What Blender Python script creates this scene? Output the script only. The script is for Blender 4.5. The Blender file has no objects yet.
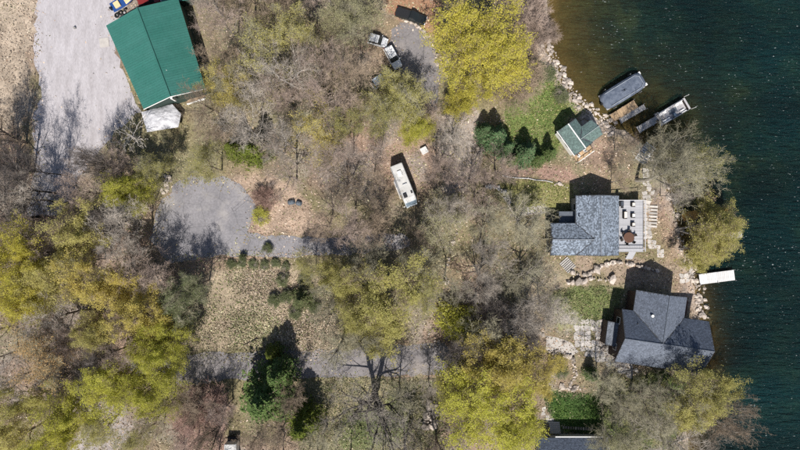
import bpy, bmesh, math, random
import numpy as np
from mathutils import Vector, Matrix

random.seed(7)
RNG = np.random.default_rng(11)
SC = bpy.context.scene
COL = SC.collection

# ------------------------------------------------------------------ camera, sky, sun, exposure
H = 102.0            # drone height (m)
S = 5.3              # photo pixels per metre on the ground
cam_data = bpy.data.cameras.new('camera')
cam_data.sensor_width = 36.0
cam_data.lens = 18.0 / (400.0 / S / H)
cam_data.clip_start = 1.0
cam_data.clip_end = 3000.0
cam = bpy.data.objects.new('camera', cam_data)
cam.location = (0, 0, H)
COL.objects.link(cam)
SC.camera = cam

SUN_EL, SUN_AZ = math.radians(53), math.radians(183)    # azimuth clockwise from image-up
world = bpy.data.worlds.new('World')
SC.world = world
world.use_nodes = True
wn = world.node_tree.nodes
sky = wn.new('ShaderNodeTexSky')
sky.sky_type = 'NISHITA'
sky.sun_disc = False
sky.sun_elevation = SUN_EL
sky.sun_rotation = SUN_AZ
wn['Background'].inputs['Strength'].default_value = 0.08
world.node_tree.links.new(sky.outputs[0], wn['Background'].inputs['Color'])
sd = bpy.data.lights.new('sun', 'SUN')
sd.energy = 5.0
sd.angle = math.radians(0.5)
sd.color = (1.0, 0.955, 0.89)
sun = bpy.data.objects.new('sun', sd)
to_sun = Vector((math.sin(SUN_AZ) * math.cos(SUN_EL), math.cos(SUN_AZ) * math.cos(SUN_EL), math.sin(SUN_EL)))
sun.rotation_euler = (-to_sun).to_track_quat('-Z', 'Y').to_euler()
sun.location = to_sun * 150
COL.objects.link(sun)
SC.view_settings.view_transform = 'Standard'
SC.view_settings.look = 'None'
SC.view_settings.exposure = 0.5
SC.view_settings.gamma = 1.0
SC.cycles.use_denoising = False
SC.cycles.max_bounces = 6
SC.cycles.diffuse_bounces = 3
SC.cycles.transparent_max_bounces = 8
SC.cycles.caustics_reflective = False
SC.cycles.caustics_refractive = False

# ------------------------------------------------------------------ helpers
def P(px, py, z=0.0):
    f = (1 - z / H) / S
    return ((px - 400) * f, (225 - py) * f, z)

def P2(px, py, z=0.0):
    return P(px, py, z)[:2]

def tag(o, label=None, cat=None, group=None, kind=None):
    if label: o['label'] = label
    if cat: o['category'] = cat
    if group: o['group'] = group
    if kind: o['kind'] = kind
    return o

def empty(name, loc, rz=0.0, label=None, cat=None, group=None):
    o = bpy.data.objects.new(name, None)
    o.empty_display_size = 0.3
    o.location = loc
    o.rotation_euler = (0, 0, rz)
    COL.objects.link(o)
    return tag(o, label, cat, group)

def link(name, me, mats=None, parent=None, loc=None, rot=None, scale=None, world_space=False):
    o = bpy.data.objects.new(name, me)
    COL.objects.link(o)
    if mats is not None:
        mats = mats if isinstance(mats, (list, tuple)) else [mats]
        if len(me.materials) == 0:
            for m in mats: me.materials.append(m)
        else:
            for i, m in enumerate(mats):
                o.material_slots[i].link = 'OBJECT'
                o.material_slots[i].material = m
    if loc is not None: o.location = loc
    if rot is not None: o.rotation_euler = rot
    if scale is not None: o.scale = scale
    if parent is not None:
        o.parent = parent
        if world_space:
            par = parent
            M = Matrix.Identity(4)
            chain = []
            while par is not None:
                chain.append(par); par = par.parent
            for q in reversed(chain):
                M = M @ q.matrix_parent_inverse @ (Matrix.Translation(q.location) @ q.rotation_euler.to_matrix().to_4x4())
            o.matrix_parent_inverse = M.inverted()
    return o

def np_mesh(name, verts, faces, mat_idx=None, smooth=False, cols=None):
    """verts (n,3); faces (m,k) int array with k = 3 or 4"""
    verts = np.asarray(verts, np.float32); faces = np.asarray(faces, np.int32)
    me = bpy.data.meshes.new(name)
    m, k = faces.shape
    me.vertices.add(len(verts)); me.vertices.foreach_set('co', verts.ravel())
    me.loops.add(m * k); me.loops.foreach_set('vertex_index', faces.ravel())
    me.polygons.add(m)
    me.polygons.foreach_set('loop_start', np.arange(m, dtype=np.int32) * k)
    if mat_idx is not None:
        me.polygons.foreach_set('material_index', np.asarray(mat_idx, np.int32))
    me.polygons.foreach_set('use_smooth', np.full(m, smooth, dtype=bool))
    if cols is not None:
        at = me.attributes.new('Col', 'FLOAT_COLOR', 'POINT')
        c4 = np.ones((len(verts), 4), np.float32); c4[:, :3] = cols
        at.data.foreach_set('color', c4.ravel())
    me.update(calc_edges=True)
    me.validate()
    return me

class MB:
    """collects simple shapes, builds one mesh"""
    def __init__(s): s.v = []; s.f = []
    def poly(s, pts):
        b = len(s.v); s.v += [tuple(p) for p in pts]; s.f.append(tuple(range(b, b + len(pts)))); return s
    def hexa(s, bottom, top):
        n = len(bottom); b = len(s.v)
        s.v += [tuple(p) for p in bottom] + [tuple(p) for p in top]
        s.f.append(tuple(b + i for i in reversed(range(n)))); s.f.append(tuple(b + n + i for i in range(n)))
        for i in range(n):
            j = (i + 1) % n
            s.f.append((b + i, b + j, b + n + j, b + n + i))
        return s
    def box(s, c, size, rz=0.0):
        cx, cy, cz = c; hx, hy, hz = size[0] / 2, size[1] / 2, size[2] / 2
        ca, sa = math.cos(rz), math.sin(rz)
        q = [(cx + x * ca - y * sa, cy + x * sa + y * ca) for x, y in ((-hx, -hy), (hx, -hy), (hx, hy), (-hx, hy))]
        return s.hexa([(x, y, cz - hz) for x, y in q], [(x, y, cz + hz) for x, y in q])
    def slab(s, pts, th):
        """pts: planar polygon, CCW from above; thickness goes down"""
        return s.hexa([(p[0], p[1], p[2] - th) for p in pts], pts)
    def tube(s, pts, r, n=8, r2=None):
        pts = [Vector(p) for p in pts]; b = len(s.v); m = len(pts)
        for i, p in enumerate(pts):
            d = (pts[min(i + 1, m - 1)] - pts[max(i - 1, 0)]).normalized()
            a = d.orthogonal().normalized() if abs(d.z) > 0.95 else d.cross(Vector((0, 0, 1))).normalized()
            c = d.cross(a)
            rr = r if r2 is None else r + (r2 - r) * i / (m - 1)
            for k in range(n):
                t = 2 * math.pi * k / n
                s.v.append(tuple(p + a * (rr * math.cos(t)) + c * (rr * math.sin(t))))
        for i in range(m - 1):
            for k in range(n):
                k2 = (k + 1) % n
                s.f.append((b + i * n + k, b + i * n + k2, b + (i + 1) * n + k2, b + (i + 1) * n + k))
        s.f.append(tuple(b + k for k in reversed(range(n)))); s.f.append(tuple(b + (m - 1) * n + k for k in range(n)))
        return s
    def loft(s, rings, cap=True):
        b = len(s.v); n = len(rings[0])
        for r in rings: s.v += [tuple(p) for p in r]
        for i in range(len(rings) - 1):
            for k in range(n):
                k2 = (k + 1) % n
                s.f.append((b + i * n + k, b + i * n + k2, b + (i + 1) * n + k2, b + (i + 1) * n + k))
        if cap:
            s.f.append(tuple(b + k for k in reversed(range(n))))
            s.f.append(tuple(b + (len(rings) - 1) * n + k for k in range(n)))
        return s
    def mesh(s, name, bevel=0.0, smooth=False):
        me = bpy.data.meshes.new(name)
        me.from_pydata(s.v, [], s.f)
        bm = bmesh.new(); bm.from_mesh(me)
        bmesh.ops.recalc_face_normals(bm, faces=bm.faces)
        if bevel > 0:
            bmesh.ops.bevel(bm, geom=list(bm.edges), offset=bevel, segments=2, affect='EDGES', profile=0.6, clamp_overlap=True)
        if smooth:
            for f in bm.faces: f.smooth = True
        bm.to_mesh(me); bm.free()
        return me
    def build(s, name, mat, parent=None, bevel=0.0, smooth=False, world_space=False, **kw):
        return link(name, s.mesh(name, bevel, smooth), mat, parent, world_space=world_space, **kw)

# ------------------------------------------------------------------ materials
def new_mat(name):
    m = bpy.data.materials.new(name); m.use_nodes = True
    nt = m.node_tree
    return m, nt, nt.nodes['Principled BSDF']

def mat(name, col, rough=0.8, var=0.25, scale=3.0, col2=None, bump=0.0, bscale=None, metal=0.0, spec=0.3, objvar=0.0, stretch=None, fine=0.0, trans=0.0):
    """noise-mottled principled material"""
    m, nt, b = new_mat(name)
    N, L = nt.nodes, nt.links
    tc = N.new('ShaderNodeTexCoord'); vec = tc.outputs['Object']
    if stretch:
        mp = N.new('ShaderNodeMapping'); mp.inputs['Scale'].default_value = stretch
        L.new(vec, mp.inputs['Vector']); vec = mp.outputs[0]
    n1 = N.new('ShaderNodeTexNoise'); n1.inputs['Scale'].default_value = scale; n1.inputs['Detail'].default_value = 6; n1.inputs['Roughness'].default_value = 0.65
    L.new(vec, n1.inputs['Vector'])
    rmp = N.new('ShaderNodeMapRange'); rmp.inputs['From Min'].default_value = 0.3; rmp.inputs['From Max'].default_value = 0.7
    L.new(n1.outputs['Fac'], rmp.inputs['Value'])
    mix = N.new('ShaderNodeMix'); mix.data_type = 'RGBA'
    c2 = col2 if col2 else tuple(c * (1 - var) for c in col)
    mix.inputs[6].default_value = (*col, 1); mix.inputs[7].default_value = (*c2, 1)
    L.new(rmp.outputs[0], mix.inputs[0]); out = mix.outputs[2]
    if fine > 0:
        n2 = N.new('ShaderNodeTexNoise'); n2.inputs['Scale'].default_value = scale * 9; n2.inputs['Detail'].default_value = 3
        L.new(vec, n2.inputs['Vector'])
        mr = N.new('ShaderNodeMapRange'); mr.inputs['From Min'].default_value = 0.3; mr.inputs['From Max'].default_value = 0.7
        mr.inputs['To Min'].default_value = 1 - fine; mr.inputs['To Max'].default_value = 1 + fine
        L.new(n2.outputs['Fac'], mr.inputs['Value'])
        vm = N.new('ShaderNodeVectorMath'); vm.operation = 'SCALE'
        L.new(out, vm.inputs[0]); L.new(mr.outputs[0], vm.inputs['Scale']); out = vm.outputs[0]
    if objvar > 0:
        oi = N.new('ShaderNodeObjectInfo'); mr = N.new('ShaderNodeMapRange')
        mr.inputs['To Min'].default_value = 1 - objvar; mr.inputs['To Max'].default_value = 1 + objvar
        L.new(oi.outputs['Random'], mr.inputs['Value'])
        vm = N.new('ShaderNodeVectorMath'); vm.operation = 'SCALE'
        L.new(out, vm.inputs[0]); L.new(mr.outputs[0], vm.inputs['Scale']); out = vm.outputs[0]
    L.new(out, b.inputs['Base Color'])
    b.inputs['Roughness'].default_value = rough; b.inputs['Metallic'].default_value = metal
    b.inputs['Specular IOR Level'].default_value = spec
    if bump > 0:
        nb = N.new('ShaderNodeTexNoise'); nb.inputs['Scale'].default_value = bscale or scale * 4; nb.inputs['Detail'].default_value = 5
        L.new(vec, nb.inputs['Vector'])
        bp = N.new('ShaderNodeBump'); bp.inputs['Strength'].default_value = 1.0; bp.inputs['Distance'].default_value = bump
        L.new(nb.outputs['Fac'], bp.inputs['Height']); L.new(bp.outputs[0], b.inputs['Normal'])
    return m

def attr_mat(name, rough=0.9, noise=0.25, nscale=4.0, bump=0.0, translucent=0.0):
    """base colour from the mesh's own colour attribute, mottled by noise"""
    m, nt, b = new_mat(name); N, L = nt.nodes, nt.links
    at = N.new('ShaderNodeAttribute'); at.attribute_name = 'Col'
    tc = N.new('ShaderNodeTexCoord')
    out = at.outputs['Color']
    for sc_, am in ((nscale, noise), (nscale * 0.17, noise * 0.7)):
        n1 = N.new('ShaderNodeTexNoise'); n1.inputs['Scale'].default_value = sc_; n1.inputs['Detail'].default_value = 5; n1.inputs['Roughness'].default_value = 0.7
        L.new(tc.outputs['Object'], n1.inputs['Vector'])
        mr = N.new('ShaderNodeMapRange'); mr.inputs['From Min'].default_value = 0.3; mr.inputs['From Max'].default_value = 0.7
        mr.inputs['To Min'].default_value = 1 - am; mr.inputs['To Max'].default_value = 1 + am
        L.new(n1.outputs['Fac'], mr.inputs['Value'])
        vm = N.new('ShaderNodeVectorMath'); vm.operation = 'SCALE'
        L.new(out, vm.inputs[0]); L.new(mr.outputs[0], vm.inputs['Scale']); out = vm.outputs[0]
    L.new(out, b.inputs['Base Color']); b.inputs['Roughness'].default_value = rough
    b.inputs['Specular IOR Level'].default_value = 0.15
    if bump > 0:
        nb = N.new('ShaderNodeTexNoise'); nb.inputs['Scale'].default_value = nscale * 2.2; nb.inputs['Detail'].default_value = 6
        L.new(tc.outputs['Object'], nb.inputs['Vector'])
        bp = N.new('ShaderNodeBump'); bp.inputs['Distance'].default_value = bump
        L.new(nb.outputs['Fac'], bp.inputs['Height']); L.new(bp.outputs[0], b.inputs['Normal'])
    return m

def leaf_mat(name, c1, c2, c3=None, trans=0.35):
    """thin leaves / blossom: diffuse plus translucent, colour mottled across the crown and from tree to tree"""
    m = bpy.data.materials.new(name); m.use_nodes = True
    nt = m.node_tree; N, L = nt.nodes, nt.links; N.clear()
    tc = N.new('ShaderNodeTexCoord')
    n1 = N.new('ShaderNodeTexNoise'); n1.inputs['Scale'].default_value = 0.55; n1.inputs['Detail'].default_value = 6; n1.inputs['Roughness'].default_value = 0.75
    L.new(tc.outputs['Object'], n1.inputs['Vector'])
    cr = N.new('ShaderNodeValToRGB'); e = cr.color_ramp.elements
    e[0].position = 0.34; e[0].color = (*c2, 1); e[1].position = 0.6; e[1].color = (*c1, 1)
    if c3:
        k = e.new(0.74); k.color = (*c3, 1)
    L.new(n1.outputs['Fac'], cr.inputs['Fac'])
    oi = N.new('ShaderNodeObjectInfo'); mr = N.new('ShaderNodeMapRange'); mr.inputs['To Min'].default_value = 0.88; mr.inputs['To Max'].default_value = 1.12
    L.new(oi.outputs['Random'], mr.inputs['Value'])
    vm = N.new('ShaderNodeVectorMath'); vm.operation = 'SCALE'
    L.new(cr.outputs[0], vm.inputs[0]); L.new(mr.outputs[0], vm.inputs['Scale'])
    d = N.new('ShaderNodeBsdfDiffuse'); t = N.new('ShaderNodeBsdfTranslucent'); mx = N.new('ShaderNodeMixShader'); o = N.new('ShaderNodeOutputMaterial')
    L.new(vm.outputs[0], d.inputs['Color']); L.new(vm.outputs[0], t.inputs['Color'])
    mx.inputs[0].default_value = trans
    L.new(d.outputs[0], mx.inputs[1]); L.new(t.outputs[0], mx.inputs[2]); L.new(mx.outputs[0], o.inputs['Surface'])
    return m

M = {}
M['ground'] = attr_mat('ground_soil', 0.95, 0.34, 2.6, bump=0.10)
M['litter'] = attr_mat('litter', 0.9, 0.12, 3.0)
M['gravel'] = mat('gravel', (0.39, 0.368, 0.38), 0.95, scale=0.9, col2=(0.285, 0.265, 0.27), fine=0.13, bump=0.05, bscale=5, stretch=(1, .22, 1))
def worn_asphalt(name, c, c2, sand):
    m = mat(name, c, 0.9, scale=0.3, col2=c2, fine=0.16, bump=0.01, bscale=25)
    nt = m.node_tree; N, L = nt.nodes, nt.links; b = N['Principled BSDF']; old = b.inputs['Base Color'].links[0].from_socket
    tc = N.new('ShaderNodeTexCoord')
    vo = N.new('ShaderNodeTexVoronoi'); vo.feature = 'DISTANCE_TO_EDGE'; vo.inputs['Scale'].default_value = 0.22      # crack network
    nz = N.new('ShaderNodeTexNoise'); nz.inputs['Scale'].default_value = .8; nz.inputs['Detail'].default_value = 5
    L.new(tc.outputs['Object'], nz.inputs['Vector'])
    mv = N.new('ShaderNodeMix'); mv.data_type = 'RGBA'; mv.inputs[0].default_value = .7; mv.blend_type = 'ADD'
    L.new(tc.outputs['Object'], mv.inputs[6]); L.new(nz.outputs['Color'], mv.inputs[7]); L.new(mv.outputs[2], vo.inputs['Vector'])
    cr = N.new('ShaderNodeMapRange'); cr.inputs['From Max'].default_value = .012; cr.inputs['To Min'].default_value = .55; cr.inputs['To Max'].default_value = 1.0
    L.new(vo.outputs['Distance'], cr.inputs['Value'])
    vm = N.new('ShaderNodeVectorMath'); vm.operation = 'SCALE'; L.new(old, vm.inputs[0]); L.new(cr.outputs[0], vm.inputs['Scale'])
    ns = N.new('ShaderNodeTexNoise'); ns.inputs['Scale'].default_value = .14; ns.inputs['Detail'].default_value = 9; ns.inputs['Roughness'].default_value = .62; L.new(tc.outputs['Object'], ns.inputs['Vector'])
    sr = N.new('ShaderNodeMapRange'); sr.inputs['From Min'].default_value = .53; sr.inputs['From Max'].default_value = .66; sr.inputs['To Max'].default_value = .75
    L.new(ns.outputs['Fac'], sr.inputs['Value'])
    mx = N.new('ShaderNodeMix'); mx.data_type = 'RGBA'; L.new(sr.outputs[0], mx.inputs[0]); L.new(vm.outputs[0], mx.inputs[6]); mx.inputs[7].default_value = (*sand, 1)
    L.new(mx.outputs[2], b.inputs['Base Color'])
    return m
M['asphalt'] = worn_asphalt('asphalt', (0.225, 0.215, 0.225), (0.15, 0.145, 0.155), (0.30, 0.28, 0.265))
M['asphalt2'] = worn_asphalt('asphalt_road', (0.20, 0.185, 0.185), (0.14, 0.13, 0.133), (0.26, 0.23, 0.21))
M['concrete'] = mat('concrete', (0.42, 0.39, 0.36), 0.9, 0.2, 1.2, fine=0.1)
M['paving'] = mat('paving_stone', (0.45, 0.42, 0.39), 0.9, 0.3, 1.5, objvar=0.22, bump=0.02)
M['stone'] = mat('field_stone', (0.43, 0.37, 0.32), 0.9, 0.4, 2.2, objvar=0.45, bump=0.05)
M['stone_grey'] = mat('grey_stone', (0.36, 0.35, 0.34), 0.9, 0.4, 2.2, objvar=0.3, bump=0.05)
M['barn_green'] = mat('green_metal', (0.020, 0.108, 0.086), 0.55, 0.0, 0.3, col2=(0.032, 0.125, 0.105), spec=0.4, fine=0.08, objvar=0.05)
M['shingle1'] = attr_mat('blue_grey_shingle', 0.9, 0.12, 3.0)
M['roof_dark'] = mat('roof_board', (0.06, 0.065, 0.075), 0.9)
M['shingle_green'] = attr_mat('green_shingle', 0.9, 0.1, 3.0)
M['white_paint'] = mat('white_paint', (0.68, 0.67, 0.64), 0.5, 0.08, 2)
M['cream_siding'] = mat('cream_siding', (0.62, 0.57, 0.47), 0.6, 0.1, 2, stretch=(1, 1, 8))
M['grey_siding'] = mat('grey_siding', (0.30, 0.31, 0.32), 0.7, 0.15, 2, stretch=(1, 1, 8))
M['barn_siding'] = mat('dark_green_siding', (0.035, 0.055, 0.048), 0.6, 0.2, 1.5, stretch=(6, 6, 1))
M['brown_siding'] = mat('brown_siding', (0.075, 0.052, 0.042), 0.7, 0.2, 2, stretch=(1, 1, 8))
M['glass'] = mat('window_glass', (0.02, 0.026, 0.03), 0.08, 0.3, 1.0, spec=0.6)
M['deck_grey'] = mat('grey_decking', (0.40, 0.40, 0.42), 0.8, 0.25, 2.5, objvar=0.14, stretch=(1, 5, 1))
M['deck_red'] = mat('redwood_decking', (0.16, 0.075, 0.05), 0.8, 0.25, 2.5, objvar=0.2)
M['dock_tan'] = mat('tan_dock_planks', (0.40, 0.28, 0.17), 0.85, 0.3, 2.5, objvar=0.2)
M['dock_orange'] = mat('orange_cedar', (0.62, 0.34, 0.11), 0.8, 0.25, 2.5, objvar=0.16)
M['dock_white'] = mat('white_dock_panel', (0.58, 0.57, 0.56), 0.7, 0.16, 2.0, objvar=0.1)
M['dock_grey'] = mat('weathered_dock', (0.38, 0.36, 0.34), 0.85, 0.3, 2.5, objvar=0.2)
M['wood'] = mat('weathered_wood', (0.34, 0.25, 0.17), 0.85, 0.35, 3.0, objvar=0.2)
M['dark_wicker'] = mat('dark_wicker', (0.035, 0.028, 0.025), 0.7, 0.3, 8)
M['brown_table'] = mat('brown_table', (0.11, 0.055, 0.035), 0.5, 0.3, 5)
M['cushion'] = mat('pale_cushion', (0.62, 0.58, 0.52), 0.9, 0.1, 5)
M['black'] = mat('black_plastic', (0.018, 0.018, 0.02), 0.5, 0.3, 4)
M['tyre'] = mat('tyre_rubber', (0.02, 0.02, 0.02), 0.9, 0.3, 6)
M['metal'] = mat('grey_metal', (0.5, 0.5, 0.5), 0.35, 0.15, 4, metal=0.8)
M['navy_cover'] = mat('navy_boat_cover', (0.045, 0.06, 0.09), 0.75, 0.0, 1.1, col2=(0.13, 0.15, 0.19), bump=0.12, bscale=1.6)
M['alu'] = mat('aluminium', (0.55, 0.56, 0.57), 0.4, 0.1, 4, metal=0.7)
M['boat_deck'] = mat('boat_carpet', (0.40, 0.39, 0.40), 0.85, 0.3, 2.5)
M['boat_seat'] = mat('boat_vinyl', (0.66, 0.64, 0.62), 0.6, 0.12, 3)
M['tarp_white'] = mat('white_tarp', (0.54, 0.54, 0.56), 0.6, 0.0, 1.3, col2=(0.27, 0.27, 0.29), bump=0.2, bscale=1.8)
M['tarp_blue'] = mat('faded_blue_tarp', (0.10, 0.12, 0.145), 0.7, 0.3, 2.0, bump=0.1, bscale=2)
M['tarp_grey'] = mat('silver_tarp', (0.40, 0.40, 0.41), 0.7, 0.0, 1.8, col2=(0.12, 0.12, 0.125), bump=0.2, bscale=2.5)
M['rv_white'] = mat('motorhome_white', (0.50, 0.495, 0.48), 0.45, 0.3, 0.9, fine=0.06)
M['rv_glass'] = mat('motorhome_windscreen', (0.16, 0.21, 0.26), 0.12, 0.2, 1.0, spec=0.7)
for nm, c in (('silver', (0.50, 0.51, 0.53)), ('white', (0.74, 0.74, 0.74)), ('bluewhite', (0.48, 0.54, 0.60)), ('black', (0.014, 0.016, 0.016)), ('red', (0.17, 0.02, 0.018)), ('blue', (0.02, 0.06, 0.20)), ('cream', (0.62, 0.47, 0.26))):
    M['car_' + nm] = mat('car_paint_' + nm, c, 0.25, 0.08, 1.5, spec=0.5)
M['lamp_white'] = mat('headlight_lens', (0.75, 0.75, 0.75), 0.15, 0.05, 4)
M['lamp_red'] = mat('tail_light_lens', (0.3, 0.01, 0.01), 0.2, 0.05, 4)

def bark(name, c):
    return mat(name, c, 0.95, 0.4, 2.0, objvar=0.2, bump=0.03, bscale=6)
B_DARK = bark('dark_bark', (0.04, 0.033, 0.03))
B_BROWN = bark('brown_bark', (0.20, 0.16, 0.13))
B_GREY = bark('grey_bark', (0.36, 0.32, 0.28))
B_PALE = bark('pale_bark', (0.48, 0.44, 0.40))
T_GREY = bark('grey_twig', (0.40, 0.35, 0.295))
T_PINK = bark('pinkish_twig', (0.37, 0.285, 0.235))
T_BROWN = bark('brown_twig', (0.30, 0.23, 0.165))
T_DARK = bark('dark_twig', (0.16, 0.135, 0.12))
T_OLIVE = bark('olive_twig', (0.36, 0.33, 0.225))
T_PALE = bark('pale_twig', (0.56, 0.51, 0.46))
T_RED = bark('reddish_twig', (0.38, 0.245, 0.20))
L_YELLOW = leaf_mat('yellow_blossom', (0.64, 0.57, 0.12), (0.48, 0.455, 0.09), (0.72, 0.63, 0.16), trans=.6)
L_LIME = leaf_mat('lime_leaves', (0.58, 0.56, 0.115), (0.42, 0.43, 0.085), (0.66, 0.61, 0.14), trans=.6)
L_PALE = leaf_mat('pale_yellow_blossom', (0.64, 0.585, 0.22), (0.50, 0.465, 0.18), (0.70, 0.64, 0.27), trans=.6)
L_GOLD = leaf_mat('golden_buds', (0.63, 0.535, 0.17), (0.49, 0.42, 0.13), (0.69, 0.58, 0.2), trans=.6)
L_OLIVE = leaf_mat('olive_buds', (0.52, 0.485, 0.18), (0.38, 0.36, 0.13), (0.58, 0.53, 0.19), trans=.6)
L_GREYGREEN = leaf_mat('grey_green_buds', (0.45, 0.43, 0.25), (0.33, 0.32, 0.18), (0.5, 0.47, 0.28), trans=.5)
L_RUST = leaf_mat('rusty_buds', (0.45, 0.30, 0.14), (0.32, 0.22, 0.11), (0.52, 0.36, 0.16), trans=.4)
L_PINK = leaf_mat('pinkish_buds', (0.36, 0.24, 0.19), (0.27, 0.18, 0.14))
L_GREEN = leaf_mat('spruce_needles', (0.115, 0.165, 0.055), (0.06, 0.10, 0.033), (0.17, 0.215, 0.075), trans=0.15)
L_BGREEN = leaf_mat('blue_green_needles', (0.115, 0.185, 0.085), (0.06, 0.11, 0.05), (0.16, 0.235, 0.11), trans=0.15)
L_YGREEN = leaf_mat('yellow_green_needles', (0.15, 0.18, 0.035), (0.085, 0.11, 0.025), (0.2, 0.22, 0.05), trans=0.2)
L_DGREEN = leaf_mat('dull_green_leaves', (0.17, 0.19, 0.09), (0.10, 0.125, 0.055), (.24, .25, .13), trans=0.35)

# ------------------------------------------------------------------ terrain functions
SHORE = [(640, -700), (575, -160), (553, -50), (549, 0), (553, 28), (545, 44), (556, 62), (564, 80), (576, 98), (590, 108), (598, 116), (612, 126), (628, 128), (645, 142),
         (660, 168), (672, 192), (681, 216), (685, 240), (691, 262), (699, 288), (704, 316), (708, 345), (706, 372), (696, 396), (690, 425), (694, 460), (730, 600), (700, 1300)]
SHW = np.array([P2(*p) for p in SHORE])
LAKE = np.vstack([SHW, [[700, SHW[-1][1]], [700, SHW[0][1]]]])

def inside(poly, x, y):
    x = np.asarray(x, float); y = np.asarray(y, float)
    r = np.zeros(x.shape, bool); n = len(poly); j = n - 1
    for i in range(n):
        xi, yi = poly[i]; xj, yj = poly[j]
        if yi != yj:
            c = ((yi > y) != (yj > y)) & (x < (xj - xi) * (y - yi) / (yj - yi) + xi)
            r ^= c
        j = i
    return r

def dist_line(pts, x, y, closed=False):
    d = np.full(np.shape(x), 1e9)
    pts = np.asarray(pts); n = len(pts)
    for i in range(n if closed else n - 1):
        a = pts[i]; b = pts[(i + 1) % n]; ab = b - a; l2 = (ab ** 2).sum()
        t = np.clip(((x - a[0]) * ab[0] + (y - a[1]) * ab[1]) / l2, 0, 1)
        d = np.minimum(d, np.hypot(x - a[0] - t * ab[0], y - a[1] - t * ab[1]))
    return d

WL = -1.25     # water level
def smooth(t):
    t = np.clip(t, 0, 1); return t * t * (3 - 2 * t)

def shore_d(x, y):
    x = np.asarray(x, float); y = np.asarray(y, float)
    d = dist_line(SHW, x, y)
    return np.where(inside(LAKE, x, y), -d, d)

def gz(x, y):
    d = shore_d(x, y)
    slope = 0.085 + 0.15 * smooth((22 - np.asarray(y, float)) / 16)
    up = WL + (-WL) * smooth(d / 11.0)
    dn = WL + np.maximum(d * slope, -6.0)
    return np.where(d > 0, up, dn)

def gz1(x, y): return float(gz(np.array([x]), np.array([y]))[0])

def G(px, py):
    """photo pixel to the point on the ground"""
    x, y, z = P(px, py)
    for _ in range(3):
        z = gz1(x, y); x, y, _z = P(px, py, z)
    return (x, y, z)

_tab = np.random.default_rng(5).random((256, 256))
def vnoise(x, y, s):
    x = np.asarray(x) / s + 1000.3; y = np.asarray(y) / s + 1000.7
    xi = np.floor(x).astype(int); yi = np.floor(y).astype(int); fx = x - xi; fy = y - yi
    fx = fx * fx * (3 - 2 * fx); fy = fy * fy * (3 - 2 * fy)
    t = lambda a, b: _tab[a % 256, b % 256]
    return (t(xi, yi) * (1 - fx) + t(xi + 1, yi) * fx) * (1 - fy) + (t(xi, yi + 1) * (1 - fx) + t(xi + 1, yi + 1) * fx) * fy
def fbm(x, y, s, o=4):
    r = 0; a = 0.5
    for i in range(o):
        r = r + a * vnoise(x, y, s); s *= 0.47; a *= 0.5
    return r / (1 - 0.5 ** o)

# ------------------------------------------------------------------ ground regions (photo pixels)
REG = {
    'field': [(-400, -200), (33, -200), (33, 0), (34, 60), (31, 118), (20, 128), (-400, 135)],
    'clearing': [(198, 268), (225, 262), (262, 268), (300, 264), (322, 285), (345, 300), (335, 350), (300, 353), (240, 354), (192, 352), (196, 310)],
    'pinkfloor': [(228, 178), (262, 172), (300, 195), (330, 225), (330, 243), (262, 238), (252, 205)],
    'redsoil': [(392, -30), (440, -30), (440, 35), (428, 32), (405, 20), (394, 8)],
    'lawn_shore': [(556, 60), (566, 85), (580, 102), (592, 112), (572, 118), (556, 150), (530, 168), (505, 152), (505, 100), (530, 75), (545, 70)],
    'lawn_mid': [(492, 180), (520, 178), (572, 184), (574, 198), (572, 215), (520, 212), (498, 200)],
    'lawn_south': [(556, 288), (600, 285), (625, 288), (615, 318), (600, 326), (560, 325), (545, 305)],
    'lawn_dark': [(544, 396), (560, 391), (600, 394), (602, 436), (572, 433), (556, 420), (546, 410)],
    'lawn_se': [(604, 380), (660, 372), (690, 380), (685, 450), (600, 470)],
    'meadow_s': [(300, 378), (345, 376), (440, 378), (450, 400), (440, 470), (300, 470)],
    'tan_yard': [(572, 256), (650, 258), (690, 262), (690, 280), (660, 290), (620, 285), (575, 282)],
    'tan_sandy': [(545, 255), (575, 258), (570, 290), (530, 300), (525, 270)],
    'pinkmulch': [(500, 160), (560, 165), (574, 178), (545, 181), (505, 178)],
    'brush_sw': [(185, 380), (215, 378), (232, 400), (225, 450), (180, 455)],
    'bank_grey': [(33, 120), (110, 130), (70, 200), (40, 200)],
    'shorerock': [(544, 40), (556, 62), (566, 85), (582, 104), (594, 114), (606, 128), (596, 134), (580, 116), (562, 92), (548, 66), (536, 48)],
    'bank_low': [(85, 408), (125, 402), (118, 455), (70, 460)],
    'lane': [(430, 118), (475, 112), (485, 130), (478, 175), (455, 215), (440, 215), (440, 160)],
}
REGC = {
    'field': (0.32, 0.26, 0.20), 'clearing': (0.285, 0.23, 0.165), 'pinkfloor': (0.30, 0.225, 0.17), 'redsoil': (0.27, 0.155, 0.095),
    'lawn_shore': (0.125, 0.165, 0.05), 'lawn_mid': (0.19, 0.185, 0.07), 'lawn_south': (0.18, 0.19, 0.09), 'lawn_dark': (0.05, 0.085, 0.025),
    'lawn_se': (0.10, 0.115, 0.045), 'meadow_s': (0.185, 0.17, 0.105), 'tan_yard': (0.25, 0.195, 0.145), 'tan_sandy': (0.29, 0.24, 0.165),
    'pinkmulch': (0.26, 0.17, 0.135), 'brush_sw': (0.27, 0.18, 0.145), 'bank_grey': (0.28, 0.25, 0.235), 'shorerock': (0.36, 0.30, 0.25), 'bank_low': (0.28, 0.25, 0.24), 'lane': (0.29, 0.245, 0.21),
}

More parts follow.
